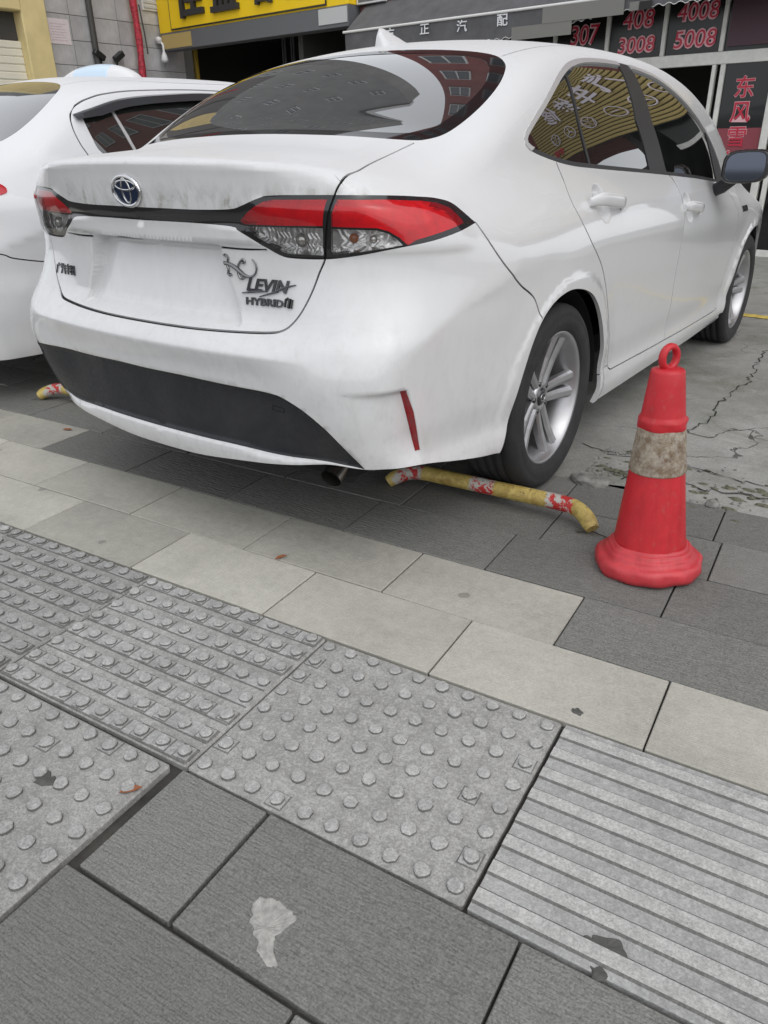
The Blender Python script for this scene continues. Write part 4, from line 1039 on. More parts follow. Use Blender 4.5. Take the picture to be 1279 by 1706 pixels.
    crisp = [np.stack([ur_ + .001, zr], 1), np.stack([ur_ - .014, zr], 1), dense([(0, .8625), (.272, .8625)], .014), dense([(0, .8575), (.262, .8575)], .014), dense([(0, .866), (.43, .866)], .014),
             dense([(0, .656), (.343, .656)], .014), dense([(0, .668), (.330, .668)], .014), dense([(.63, .5275), (.80, .5275)], .012), dense([(.63, .5205), (.79, .5205)], .012), np.stack([NU + .016, NZ], 1),
             IT + [0, -.006], dense([(1.9, .20), (3.9, .20)], .03), dense([(3.9, .24), (5.5, .24)], .04)]
    for L in crisp: lines.append(L); closed.append(False)
    for L in (RI, CI, RO, CO, DLO, G1, dense(BP, .03, True), dense(SAIL, .03, True), dense(RF, .012, True)): lines.append(L); closed.append(True)
    umax = seam_uz[-1, 0]
    lines.append(dense([(umax, .2), (umax, seam_uz[-1, 1])], .03)); closed.append(False)
    lines.append(dense([(0, .262), (0, seam_uz[0, 1])], .014)); closed.append(False)
    for q in range(len(lines)): lines[q] = np.stack([np.where(lines[q][:, 0] < .004, 0, np.clip(lines[q][:, 0], 0, umax)), lines[q][:, 1]], 1)
    us = np.concatenate([np.arange(.014, 1.25, .014), np.arange(1.25, 3.2, .022), np.arange(3.2, umax, .04)])
    zs = np.concatenate([np.arange(.16, .70, .014), np.arange(.70, 1.05, .014), np.arange(1.05, 1.46, .022)])
    uu, zz = np.meshgrid(us, zs); jit = (np.arange(len(zs)) % 2)[:, None] * .006
    grid = np.stack([(uu + jit).ravel(), zz.ravel()], 1)
    for hu, hz in ((1.890, .918), (2.915, .850)):      # finer mesh round the handle cups
        keep_ = ~((np.abs(grid[:, 0] - hu) < .085) & (np.abs(grid[:, 1] - hz) < .085)); hx, hy = np.meshgrid(np.arange(-.084, .085, .007), np.arange(-.084, .085, .007))
        grid = np.concatenate([grid[keep_], np.stack([hu + hx.ravel(), hz + hy.ravel()], 1)])
    zt = np.interp(grid[:, 0], seam_uz[:, 0], seam_uz[:, 1]); grid = grid[(grid[:, 1] < zt - .006) & (grid[:, 0] < umax - .01)]
    sideline = np.concatenate([LB[::-1][:0], [(0, .0)], [(0, .913)], LB[::-1], BG, [(1.40, .55), (1.40, .0)]])
    def lab(c, IT=IT):
        L = np.full(len(c), 'quarter_panel', dtype='U24'); u, z = c[:, 0], c[:, 1]
        L[pip(c, np.concatenate([[(0, .1), (0, .90)], [(.5, .90)], LB[::-1][LB[::-1][:, 0] > .5], BG, [(1.40, .50), (1.40, .1)]]))] = 'bumper'
        L[(u > 3.70) & (z < 1.1)] = 'fender'
        L[(u > 4.95) & (z < .70)] = 'front_bumper'
        fd = np.concatenate([DM, DB[DB[:, 0] > 2.84], [(3.69, .93), (2.7, 1.0)]])
        rd = np.concatenate([DR, DB[DB[:, 0] < 2.836], DM[::-1], [(2.69, 1.0), (1.63, 1.05)]])
        L[pip(c, rd)] = 'rear_door'; L[pip(c, fd)] = 'front_door'
        L[pip(c, np.concatenate([TR, [(0, 1.05)]])) | ((u < .62) & (z > .99))] = 'trunk_lid'
        # glasshouse
        d = pip(c, DLO); L[d] = 'window_trim'
        L[d & (u > 1.5) & (z < np.interp(u, [1.466, 1.524, 1.691, 1.915, 2.519, 3.10, 3.62, 3.75], [1.105, 1.069, 1.04, 1.024, .994, .962, .928, .93]) + .022)] = 'window_seal'
        gl = pip(c, G1); q = np.interp(z, QD[::-1, 1], QD[::-1, 0])
        L[gl & (u < q)] = 'quarter_glass'; L[gl & (u >= q)] = 'rear_door_glass'; L[gl & (u > 2.55)] = 'front_door_glass'
        L[gl & (np.abs(u - q) < .0075)] = 'window_divider'; L[d & pip(c, BP)] = 'pillar_trim'; L[gl & pip(c, SAIL)] = 'mirror_sail'
        # black insert, lip, lamps
        it = np.interp(u, IT[:, 0], IT[:, 1]); ib = np.interp(u, IB[:, 0], IB[:, 1])
        L[(u < .692) & (z < it) & (z > ib)] = 'bumper_insert'; L[(u < .60) & (z < ib)] = 'bumper_lip'
        li = pip(c, light); L[li] = 'lamp_housing'
        L[pip(c, RI)] = 'red_inner'; L[pip(c, CI)] = 'clear_inner'; L[pip(c, RO)] = 'red_outer'; L[pip(c, CO)] = 'clear_outer'
        L[pip(c, RF)] = 'reflector'
        for G in gaps: L[dline(c, G) < g*.98] = 'gap'
        bz = np.interp(u, BOT[:, 0], BOT[:, 1]); bz = np.where(u > 1.24, .20, bz); bz = np.where(u > 3.9, .24, bz)
        sz = np.interp(u, seam_uz[:, 0], seam_uz[:, 1])
        L[(z < bz) | (z > sz) | pip(c, AR) | pip(c, AF)] = 'out'
        return L
    # tidy lower edge points
    sh = side_shell(S, grid, lines, closed, lab)
    # left corner of the bumper with its own insert outline
    SL = LevinLeft(); ITL = smooth_line(list(zip(*SL.INS)), .010); l2 = []
    for L in lines:
        if len(L) == len(IT) and abs(L[5, 0] - IT[5, 0]) < 1e-6 and abs(L[5, 1] - IT[5, 1]) < .0061: L = ITL + [0, L[5, 1] - IT[5, 1]]
        l2.append(L)
    sub_ = [(L, c) for L, c in zip(l2, closed) if L[:, 0].min() < 1.45 and L[:, 1].min() < .95]
    gl_ = grid[(grid[:, 0] < 1.42) & (grid[:, 1] < .93)]
    shl_ = side_shell(SL, gl_, [q[0] for q in sub_], [q[1] for q in sub_], lambda c: lab(c, ITL))
    # ---- top chart
    pc = S.st_pt(np.array([.6445]), np.array([1.0235]))[0]; pd = S.st_pt(np.array([.640]), np.array([1.017]))[0]      # lid gap carries over the shoulder
    e_ = (pc - pd)[:2]; e_ /= np.linalg.norm(e_)
    TG = smooth_line([(pc[0] - e_[0]*.03, pc[1] - e_[1]*.03), (pc[0], pc[1]), (pc[0] + e_[0]*.012, pc[1] + e_[1]*.012), (.624, -.775), (.600, -.690), (.574, -.59), (.566, -.51), (.570, -.445)])
    GL = smooth_line([(0, .085), (.15, .086), (.32, .09), (.46, .092), (.53, .08), (.576, .045), (.606, .000), (.634, -.083), (.645, -.175), (.640, -.267), (.622, -.346), (.596, -.398), (.555, -.435), (.45, -.465), (.25, -.487), (0, -.495)])
    GI = smooth_line([(0, .040), (.15, .041), (.32, .044), (.45, .044), (.51, .03), (.55, -.005), (.577, -.05), (.598, -.11), (.604, -.18), (.598, -.262), (.578, -.335), (.55, -.38), (.50, -.41), (.40, -.432), (.25, -.447), (0, -.455)])
    DT = smooth_line([(.545, .086), (.556, .2), (.555, .5), (.545, 1.0), (.555, 1.4), (.58, 1.75), (.60, 1.84)])
    WS = smooth_line([(0, 1.92), (.3, 1.90), (.5, 1.86), (.60, 1.84), (.64, 1.98), (.69, 2.25), (.715, 2.45), (.70, 2.52), (.5, 2.60), (.25, 2.65), (0, 2.665)])
    HD = smooth_line([(.725, 2.52), (.735, 2.75), (.72, 3.0), (.66, 3.25), (.56, 3.40), (.48, 3.48)])
    tg = [TG, DT, HD]
    tl, tc = [], []
    for L in tg:
        for w in (-g, g): tl.append(offs(L, w)); tc.append(False)
    for L in (GL, GI, WS, seam_xy): tl.append(L); tc.append(False)
    tl.append(dense([(0, seam_xy[0, 1]), (0, seam_xy[-1, 1])], .03)); tc.append(False)
    xs = np.arange(.022, .79, .022); ys = np.concatenate([np.arange(-.99, .3, .022), np.arange(.3, 3.6, .05)])
    xx, yy = np.meshgrid(xs, ys); tgrid = np.stack([xx.ravel(), yy.ravel()], 1)
    tpoly = np.concatenate([seam_xy, [(0, seam_xy[-1, 1]), (0, seam_xy[0, 1])]])
    tgrid = tgrid[pip(tgrid, tpoly)]
    def tlab(c):
        x, y = c[:, 0], c[:, 1]; L = np.full(len(c), 'quarter_panel', dtype='U24')
        L[y > 2.3] = 'fender'
        L[(y > .07) & (y < 2.0) & (x < np.interp(y, DT[:, 1], DT[:, 0]))] = 'roof'
        L[(y < -.40) & (x < np.interp(y, TG[:, 1], TG[:, 0]))] = 'trunk_lid'
        L[(y > 2.4) & (x < np.interp(y, HD[:, 1], HD[:, 0]))] = 'hood'
        L[pip(c, np.concatenate([WS, [(0, 2.665), (0, 1.92)]]))] = 'windshield'
        L[pip(c, np.concatenate([GL, [(0, .085)]]))] = 'rear_frit'
        L[pip(c, np.concatenate([GI, [(0, .04)]]))] = 'rear_glass'
        for G in tg: L[dline(c, G) < g*.98] = 'gap'
        L[~pip(c, tpoly)] = 'out'
        return L
    tp = top_shell(S, tgrid, tl, tc, tlab)
    # snap seam vertices of both charts to the same points and normals
    for shl, ref in ((sh, seam_uz), (tp, seam_xy)):
        for k in range(len(ref)):
            d = np.abs(shl.V2 - ref[k]).sum(1); j = np.argmin(d)
            if d[j] < 2e-4: shl.P[j] = seam_P[k]; shl.N[j] = S.grad(seam_P[k][None])[0]
    W = M['paint']; K = (1, -1)
    trunk = panel('trunk_lid', [sh.pick('trunk_lid'), tp.pick('trunk_lid')], W, root, K)
    bumper = panel('rear_bumper', [sh.pick('bumper')], W, root, K, left=[shl_.pick('bumper')])
    panel('bumper_insert', [sh.pick('bumper_insert')], M['grey_plastic'], bumper, K, left=[shl_.pick('bumper_insert')])
    panel('bumper_lip', [sh.pick('bumper_lip')], W, bumper, K, left=[shl_.pick('bumper_lip')])
    panel('roof', [tp.pick('roof')], W, root, K); panel('hood', [tp.pick('hood')], W, root, K)
    panel('front_bumper', [sh.pick('front_bumper')], W, root, K)
    panel('panel_gap', [sh.pick('gap'), tp.pick('gap')], M['gap'], root, K, rim=0, push=.006)
    rw = panel('rear_window', [tp.pick('rear_glass')], M['glass_dark'], root, K, push=.001)
    panel('window_border', [tp.pick('rear_frit')], M['frit'], rw, K)
    panel('windshield', [tp.pick('windshield')], M['glass_dark'], root, K)
    panel('lamp_band', [tuple_cut(sh.pick('lamp_housing'), lambda u: u < .34)], M['piano'], trunk, K)
    for sd in K:
        q = panel('quarter_panel', [sh.pick('quarter_panel'), tp.pick('quarter_panel')], W, root, (sd,))
        panel('fender', [sh.pick('fender'), tp.pick('fender')], W, root, (sd,))
        rd = panel('rear_door', [sh.pick('rear_door')], W, root, (sd,))
        fd = panel('front_door', [sh.pick('front_door')], W, root, (sd,))
        panel('window', [sh.pick('rear_door_glass')], M['glass_side'], rd, (sd,), push=.005)
        panel('window', [sh.pick('front_door_glass')], M['glass_side'], fd, (sd,), push=.005)
        panel('quarter_window', [sh.pick('quarter_glass')], M['glass_side'], q, (sd,), push=.005)
        panel('window_trim', [sh.pick('window_trim')], M['chrome_trim'], root, (sd,), push=-.003)
        for nm in ('pillar_trim', 'window_divider', 'mirror_sail', 'window_seal'): panel(nm, [sh.pick(nm)], M['pillar'], root, (sd,), push=.002)
        panel('reflector', [sh.pick('reflector')], M['reflector'], bumper, (sd,), push=-.002)
        tl_ = panel('taillight', [tuple_cut(sh.pick('lamp_housing'), lambda u: u >= .34)], M['piano'], root, (sd,))
        for nm, inner, depth in (('red_inner', 'red_bowl', .020), ('red_outer', 'red_bowl', .020), ('clear_inner', 'chrome_bowl', .030), ('clear_outer', 'chrome_bowl', .030)):
            pc = sh.pick(nm); red = nm.startswith('red')
            panel('red_lens' if red else 'clear_lens', [pc], M['lens_red'] if red else M['lens_clear'], tl_, (sd,), rim=depth + .012)
            P, N, T, V2 = pc; P2 = P.copy(); a = V2[:, 0] * 1.0; b = V2[:, 1]
            rib = np.sin(a * 520) * .0032 if not red else np.sin(b * 330 + a * 20) * .0018
            P2 = P2 - N * (depth + rib)[:, None]
            panel('lamp_reflector', [(P2, N, T, V2)], M[inner], tl_, (sd,), rim=0)
        if True:   # bulbs behind the clear lens
            for (bu, bz, br, mt) in ((.520, .880, .017, 'bulb'), (.668, .888, .012, 'bulb_amber'), (.72, .886, .010, 'bulb')):
                Pq = S.st_pt(np.array([bu]), np.array([bz]))[0]; nq = S.grad(Pq[None])[0]; cq = Pq - nq * .022
                mb = MB(); mb.lathe([(br*math.sin(t), .6*br*math.cos(t)) for t in np.linspace(.02, math.pi-.02, 8)], 14)
                o = mb.build('bulb', M[mt], tl_, loc=(cq[0]*sd, cq[1], cq[2]))
                o.rotation_euler = Vector((nq[0]*sd, nq[1], nq[2])).to_track_quat('Z', 'Y').to_euler()
        # handles: a bar on two feet, lock cover above
        for dr, (hu, hz, hl) in ((rd, (1.912, .912, .135)), (fd, (2.930, .842, .135))):
            uu = np.linspace(hu - hl, hu + hl, 15); zz2 = hz - .012 * (uu - hu) / hl
            base = S.st_pt(uu, zz2, dsp=False); nb_ = S.grad(base)
            h = .030 * np.clip(1 - (np.abs(uu - hu) / hl) ** 6, 0, 1) + .004
            c = base + nb_ * h[:, None]
            V = []; ring = 10; hw = .022 * np.clip(1 - .35*(np.abs(uu - hu)/hl) ** 4, .3, 1)
            for i_ in range(15):
                t = np.array([0, 0, 1.]) ; n_ = nb_[i_]
                for k_ in range(ring):
                    a_ = 2*np.pi*k_/ring; V.append(c[i_] + t*hw[i_]*np.cos(a_) + n_*.0085*np.sin(a_))
            V = np.array(V); V[:, 0] *= sd
            mb = MB(); mb.add(V, [(i_*ring+k_, i_*ring+(k_+1) % ring, (i_+1)*ring+(k_+1) % ring, (i_+1)*ring+k_) for i_ in range(14) for k_ in range(ring)], True)
            mb.add(V[:ring], [tuple(range(ring))]); mb.add(V[-ring:], [tuple(range(ring))])
            mb.build('handle', W, dr)
    return S, trunk

def tuple_cut(pc, f):
    P, N, T, V2 = pc; m = f(V2[T][:, :, 0].mean(1)); T = T[m]
    u, inv = np.unique(T, return_inverse=True)
    return P[u], N[u], inv.reshape(-1, 3), V2[u]
# ---------------------------------------------------------------- parts shared by the parked cars
M['tyre'] = plain('tyre_rubber', (.022, .022, .023), .8, var=.3, vscale=14, bump=.3, bscale=90)
M['alloy'] = plain('silver_alloy', (.47, .47, .48), .38, metal=.85, var=.12, vscale=10)
M['brake'] = plain('brake_disc', (.10, .095, .09), .6, metal=.5)
M['liner'] = plain('wheel_arch_liner', (.008, .008, .008), .95)
M['chrome'] = plain('chrome', (.62, .62, .63), .12, metal=1)
M['emblem_blue'] = plain('dark_blue_emblem', (.012, .022, .05), .15)
M['badge_dark'] = plain('dark_chrome_badge', (.10, .10, .105), .25, metal=.9)
M['mirror_glass'] = plain('wing_mirror_glass', (.13, .145, .18), .04, metal=1)
M['gecko'] = plain('aged_chrome_badge', (.22, .22, .225), .25, metal=.9)
M['exhaust'] = plain('exhaust_steel', (.38, .37, .35), .3, metal=1)

def wheel(parent, x, y, z, sd, R=.316):
    w = empty('wheel', (x, y, z), parent=parent)
    k = R / .316; q_ = 1.05
    tp = [(.203, -.088), (.235, -.100), (.270, -.106), (.298, -.100), (.311, -.088), (.3155, -.074), (.3158, -.058), (.309, -.056), (.309, -.049), (.316, -.047), (.316, -.022), (.309, -.020), (.309, -.012), (.316, -.010), (.316, .010), (.309, .012), (.309, .020), (.316, .022), (.316, .047), (.309, .049), (.309, .056), (.3158, .058), (.3155, .074), (.311, .088), (.298, .100), (.284, .1045), (.282, .1035), (.270, .106), (.252, .1055), (.250, .1045), (.240, .1015), (.231, .096), (.222, .084), (.21, .07)]
    mb = MB(); mb.lathe([(r*k, h*k) for r, h in tp], 72, 'x'); t = mb.build('tyre', M['tyre'], w)
    mb = MB(); mb.lathe([(.205, -.085), (.194, -.07), (.190, .02), (.202, .062), (.213, .080), (.2185, .088), (.2265, .0915), (.2285, .087), (.222, .078)], 72, 'x'); rim = mb.build('rim', M['alloy'], w)
    mb = MB(); mb.lathe([(.0, -.02), (.135, -.02), (.135, -.045)], 40, 'x'); mb.build('brake_disc', M['brake'], w)
    # five pairs of tapered spokes
    for q in range(5):
        a0 = 2*math.pi*q/5 + .30
        for s_ in (-1, 1):
            mb = MB(); secs = []
            for r, tc, hw, xf, th in ((.030, .0155, .0135, .046, .030), (.075, .0195, .0160, .049, .028), (.130, .0235, .0175, .056, .026), (.180, .0275, .0195, .067, .024), (.213, .031, .0225, .076, .020)):
                secs.append([(xf - th, tc*s_ - hw, r), (xf - .007, tc*s_ - hw, r), (xf, tc*s_ - hw*.45*1 + .003*s_, r), (xf, tc*s_ + hw*.45 + .003*s_, r), (xf - .007, tc*s_ + hw, r), (xf - th, tc*s_ + hw, r)])
            V = [(p[0], p[1]*math.cos(a0) + p[2]*math.sin(a0), -p[1]*math.sin(a0) + p[2]*math.cos(a0)) for sc_ in secs for p in sc_]
            Fc = [(i*6+j, i*6+(j+1) % 6, (i+1)*6+(j+1) % 6, (i+1)*6+j) for i in range(4) for j in range(6)] + [tuple(range(6)), tuple(range(24, 30))]
            mb.add(V, Fc); mb.build('spoke', M['alloy'], w)
    mb = MB(); mb.lathe([(.052, .010), (.054, .040), (.048, .047), (.034, .049), (.031, .046)], 30, 'x'); mb.build('hub', M['alloy'], w)
    mb = MB(); mb.lathe([(.031, .046), (.029, .051), (.018, .0535), (.0005, .054)], 26, 'x'); mb.build('centre_cap', M['badge_dark'], w)
    for q in range(5):
        a = 2*math.pi*(q + .5)/5 + .30; mb = MB(); mb.lathe([(.0085, .03), (.0085, .049), (.0005, .050)], 10, 'x', c=(0, .050*math.sin(a), .050*math.cos(a))); mb.build('wheel_nut', M['badge_dark'], w)
    mb = MB(); mb.tube([(.0545, .017*math.cos(t), .012*math.sin(t)) for t in np.linspace(0, 2*math.pi, 21)], .0016, 6, cap=False); mb.build('cap_emblem', M['chrome'], w)
    if sd < 0: w.rotation_euler = (0, 0, math.pi)
    return w

def wheel_well(parent, arch, yc, sd, x1=.845, x0=.42):
    A = smooth_line(arch, .03); A = A[A[:, 1] > .262] + [yc, 0]; n = len(A)
    V = [(sd*x1, p[0], p[1]) for p in A] + [(sd*x0, p[0], p[1]) for p in A]
    Fc = [(i, i+1, n+i+1, n+i) for i in range(n-1)] + [tuple(range(n, 2*n))]
    return pyobj('wheel_well', V, Fc, M['liner'], parent)

def chart_badge(S, name, V, Fc, s0, z0, h, mat, parent):
    """wrap a flat drawing (x, y, height) onto the rear or side of the body; s0 < 0 is the left half"""
    V = np.asarray(V, float); s = s0 + V[:, 0]; z = z0 + V[:, 1]
    u = np.abs(s); sg = np.where(s < 0, -1.0, 1.0)
    P = S.st_pt(u, z); N = S.grad(P); P = P + N * (h + V[:, 2])[:, None]; P[:, 0] *= sg
    if s0 > 5: pass
    return pyobj(name, P, Fc, mat, parent, smooth=False)

ARCH = np.array([(-.405, .15), (-.385, .25), (-.348, .334), (-.318, .44), (-.275, .55), (-.222, .622), (-.14, .667), (-.02, .683), (.12, .658), (.22, .608), (.31, .523), (.375, .42), (.395, .33), (.392, .25), (.372, .15)])

def finish_levin(S, root, trunk):
    for sd in (1, -1):
        for y in (-.012, 2.692):
            wheel(root, sd*.770, y, .316, sd); wheel_well(root, ARCH, y + .012, sd)
    MB().box((-.60, -.80, .20), (.60, 3.25, .34), .03).build('underbody', M['liner'], root)
    MB().box((-.40, -.36, .22), (.40, 3.2, .60)).build('floor_pan', M['liner'], root)
    mb = MB(); mb.tube([(.52, -.40, .28), (.54, -.72, .275), (.555, -.80, .262), (.562, -.845, .240)], .031, 16, cap=False)
    mb.tube([(.562, -.845, .240), (.557, -.82, .252), (.54, -.72, .275)], .027, 16, cap=False); mb.build('exhaust_pipe', M['exhaust'], root)
    # shark fin
    mb = MB(); rings = []
    for t, hw, zt in ((.0, .006, .004), (.10, .028, .012), (.30, .038, .026), (.55, .038, .042), (.78, .032, .056), (.92, .025, .060), (1.0, .018, .040)):
        y = .35 - .165*t; zb = float(S.top_pt(np.array([0.]), np.array([y]))[0, 2]) - .004
        rings.append([(-hw, y, zb), (-hw*.75, y, zb + zt*.35), (-hw*.30, y - .006*t, zb + zt*.8), (0, y - .010*t, zb + zt), (hw*.30, y - .006*t, zb + zt*.8), (hw*.75, y, zb + zt*.35), (hw, y, zb)])
    V = [p for r in rings for p in r]; n = 7
    mb.add(V, [(i*n+j, i*n+j+1, (i+1)*n+j+1, (i+1)*n+j) for i in range(len(rings)-1) for j in range(n-1)] + [tuple(range(n)), tuple(range((len(rings)-1)*n, len(rings)*n))], True)
    mb.build('antenna_fin', M['paint'], root)
    # wing mirrors
    for sd in (1, -1):
        def X(p): return (p[0]*sd, p[1], p[2])
        rings = []; nn = 20
        for y, sw, shh, in ((1.715, .92, .92), (1.725, 1.0, 1.0), (1.77, 1.0, 1.0), (1.82, .92, .93), (1.86, .72, .76), (1.885, .40, .45)):
            r = []
            for k in range(nn):
                a = 2*math.pi*k/nn; ca, sa = math.cos(a), math.sin(a); e = .55
                r.append(X((0.975 + .096*sw*math.copysign(abs(ca)**e, ca), y + .03*math.copysign(abs(ca)**e, ca), 1.008 + .072*shh*math.copysign(abs(sa)**e, sa) + .008*ca)))
            rings.append(r)
        V = [p for r in rings for p in r]; Fs = [(i*nn+k, i*nn+(k+1) % nn, (i+1)*nn+(k+1) % nn, (i+1)*nn+k) for i in range(len(rings)-1) for k in range(nn)] + [tuple(range((len(rings)-1)*nn, len(rings)*nn))]
        mi = [1 if i < nn*2 else 0 for i in range(len(Fs))]
        hous = pyobj('wing_mirror', V, Fs, [M['paint'], M['piano']], root, smooth=True, midx=mi)
        r0 = rings[0]; c = np.mean(np.array(r0), 0)
        gl = [tuple(c + (np.array(p) - c)*.90 + np.array([0, .006, 0])) for p in r0]; rm = [tuple(c + (np.array(p) - c)*1.0) for p in r0]; r2 = [tuple(c + (np.array(p) - c)*.93 + np.array([0, .000, 0])) for p in r0]
        pyobj('mirror_glass', gl, [tuple(range(nn))], M['mirror_glass'], hous)
        pyobj('mirror_bezel', rm + r2 + gl, [(i, (i+1) % nn, nn + (i+1) % nn, nn + i) for i in range(nn)] + [(nn + i, nn + (i+1) % nn, 2*nn + (i+1) % nn, 2*nn + i) for i in range(nn)], M['piano'], hous)
        mb = MB(); mb.tube([X((.83, 1.83, .90)), X((.865, 1.815, .915)), X((.905, 1.80, .945)), X((.935, 1.79, .965))], [.030, .030, .028, .026], 12); mb.build('mirror_arm', M['pillar'], hous)
    # emblem: oval ring with two inner ovals on dark blue
    s0, z0 = -.020, .988
    V = [(.054*math.cos(t), .0365*math.sin(t), 0) for t in np.linspace(0, 2*math.pi, 40, endpoint=False)] + [(0, 0, .002)]
    em = chart_badge(S, 'emblem', V, [(i, (i+1) % 40, 40) for i in range(40)], s0, z0, .004, M['emblem_blue'], trunk)
    for a, b, cx, cy, r in ((.056, .038, 0, 0, .0048), (.041, .0125, 0, .0145, .0026), (.0165, .031, 0, .001, .0026)):
        mb = MB(); mb.tube([(cx + a*math.cos(t), cy + b*math.sin(t), .002) for t in np.linspace(0, 2*math.pi, 37)], r, 8, cap=False)
        chart_badge(S, 'emblem_ring', mb.V, mb.F, s0, z0, .003, M['chrome'], trunk)
    def word(txt, size, s0, z0, mat, sx=1.0, shear=0.0, bold=0.0, h=.001, ext=.0018, nm='badge_lettering', fit=None):
        V, Fc = text_mesh(txt, size, ext, shear, bold); V = np.array(V); V[:, 0] -= V[:, 0].min()
        if fit: sx = fit / V[:, 0].max()
        V[:, 0] *= sx; V[:, 2] += ext
        return chart_badge(S, nm, V, Fc, s0, z0, h, M[mat], trunk)
    word('LEVIN', .044, .352, .752, 'badge_dark', shear=.30, bold=.0012, fit=.135)
    for pl, r in (([(-.015, -.006, .002), (.03, .0005, .003), (.065, .003, .002)], .0030), ([(.040, -.012, .002), (.085, .001, .003), (.12, .016, .003), (.155, .024, .002)], .0030)):
        mb = MB(); mb.tube(pl, [r*.5] + [r]*(len(pl)-2) + [r*.5], 6); chart_badge(S, 'badge_stroke', mb.V, mb.F, .352, .750, .001, M['badge_dark'], trunk)
    word('HYBRID', .026, .350, .716, 'badge_dark', bold=.0008, fit=.118)
    mb = MB(); mb.tube([(0, .002, .002), (.002, .020, .002), (.010, .024, .002)], .0035, 6); mb.tube([(.012, .000, .002), (.016, .024, .002)], .0042, 6); mb.tube([(.022, .000, .002), (.024, .022, .002)], .003, 6)
    chart_badge(S, 'badge_stroke', mb.V, mb.F, .474, .716, .001, M['piano'], trunk)
    word('广汽丰田', .034, -.535, .730, 'badge_dark', bold=.0006, fit=.115)
    # chrome gecko
    gz = MB()
    body = [(.000, .030), (.012, .031), (.026, .030), (.042, .024), (.058, .014), (.074, .004), (.090, .001), (.104, .008), (.111, .022), (.108, .036), (.099, .046)]
    B = smooth_line(body, .005); n = len(B); rad = np.interp(np.linspace(0, 1, n), [0, .06, .15, .3, .42, .6, .85, 1], [.003, .0058, .0046, .0062, .0058, .0034, .0026, .0012])
    gz.tube([(x, y, .002) for x, y in B], list(map(float, rad)), 8)
    for L in ([(.020, .032), (.024, .044), (.020, .052), (.015, .050)], [(.018, .028), (.022, .016), (.020, .004), (.027, .001)], [(.050, .020), (.060, .036), (.070, .044), (.076, .040), (.072, .034)], [(.052, .016), (.054, .004), (.060, -.005), (.068, -.004)]):
        gz.tube([(x, y, .002) for x, y in smooth_line(L, .004)], .0030, 7)
        e = L[-1]
        for q in range(3): gz.tube([(e[0], e[1], .002), (e[0] + .006*math.cos(q*1.1 + .5), e[1] + .006*math.sin(q*1.1 + .5), .002)], [.0022, .0026], 6)
    chart_badge(S, 'gecko_badge', gz.V, gz.F, .275, .785, .001, M['gecko'], trunk)
    # small script on the front wings
    for sd in (1, -1):
        V, Fc = text_mesh('HYBRID', .040, .0015, 0, .001); V = np.array(V); V[:, 0] -= V[:, 0].min()
        u = 3.93 + (V[:, 0] if sd > 0 else V[:, 0].max() - V[:, 0]); P = S.st_pt(u, .775 + V[:, 1]); P = P + S.grad(P)*(.002 + V[:, 2:3]); P[:, 0] *= sd
        pyobj('badge_lettering', P, Fc, M['badge_dark'], root)
    # tow-eye cover, plate lamp
    fr = [(0, 0), (.036, -.002), (.038, .010), (.002, .013)]; mb = MB(); mb.tube([(x, y, .0) for x, y in fr] + [(0, 0, 0)], .0009, 5); chart_badge(S, 'tow_eye_cover', mb.V, mb.F, .452, .452, .0005, M['gap'], root)
    mb = MB(); mb.box((-.03, -.004, .0), (.03, .004, .004)); chart_badge(S, 'plate_lamp', mb.V, mb.F, -.10, .859, .006, M['gap'], trunk)

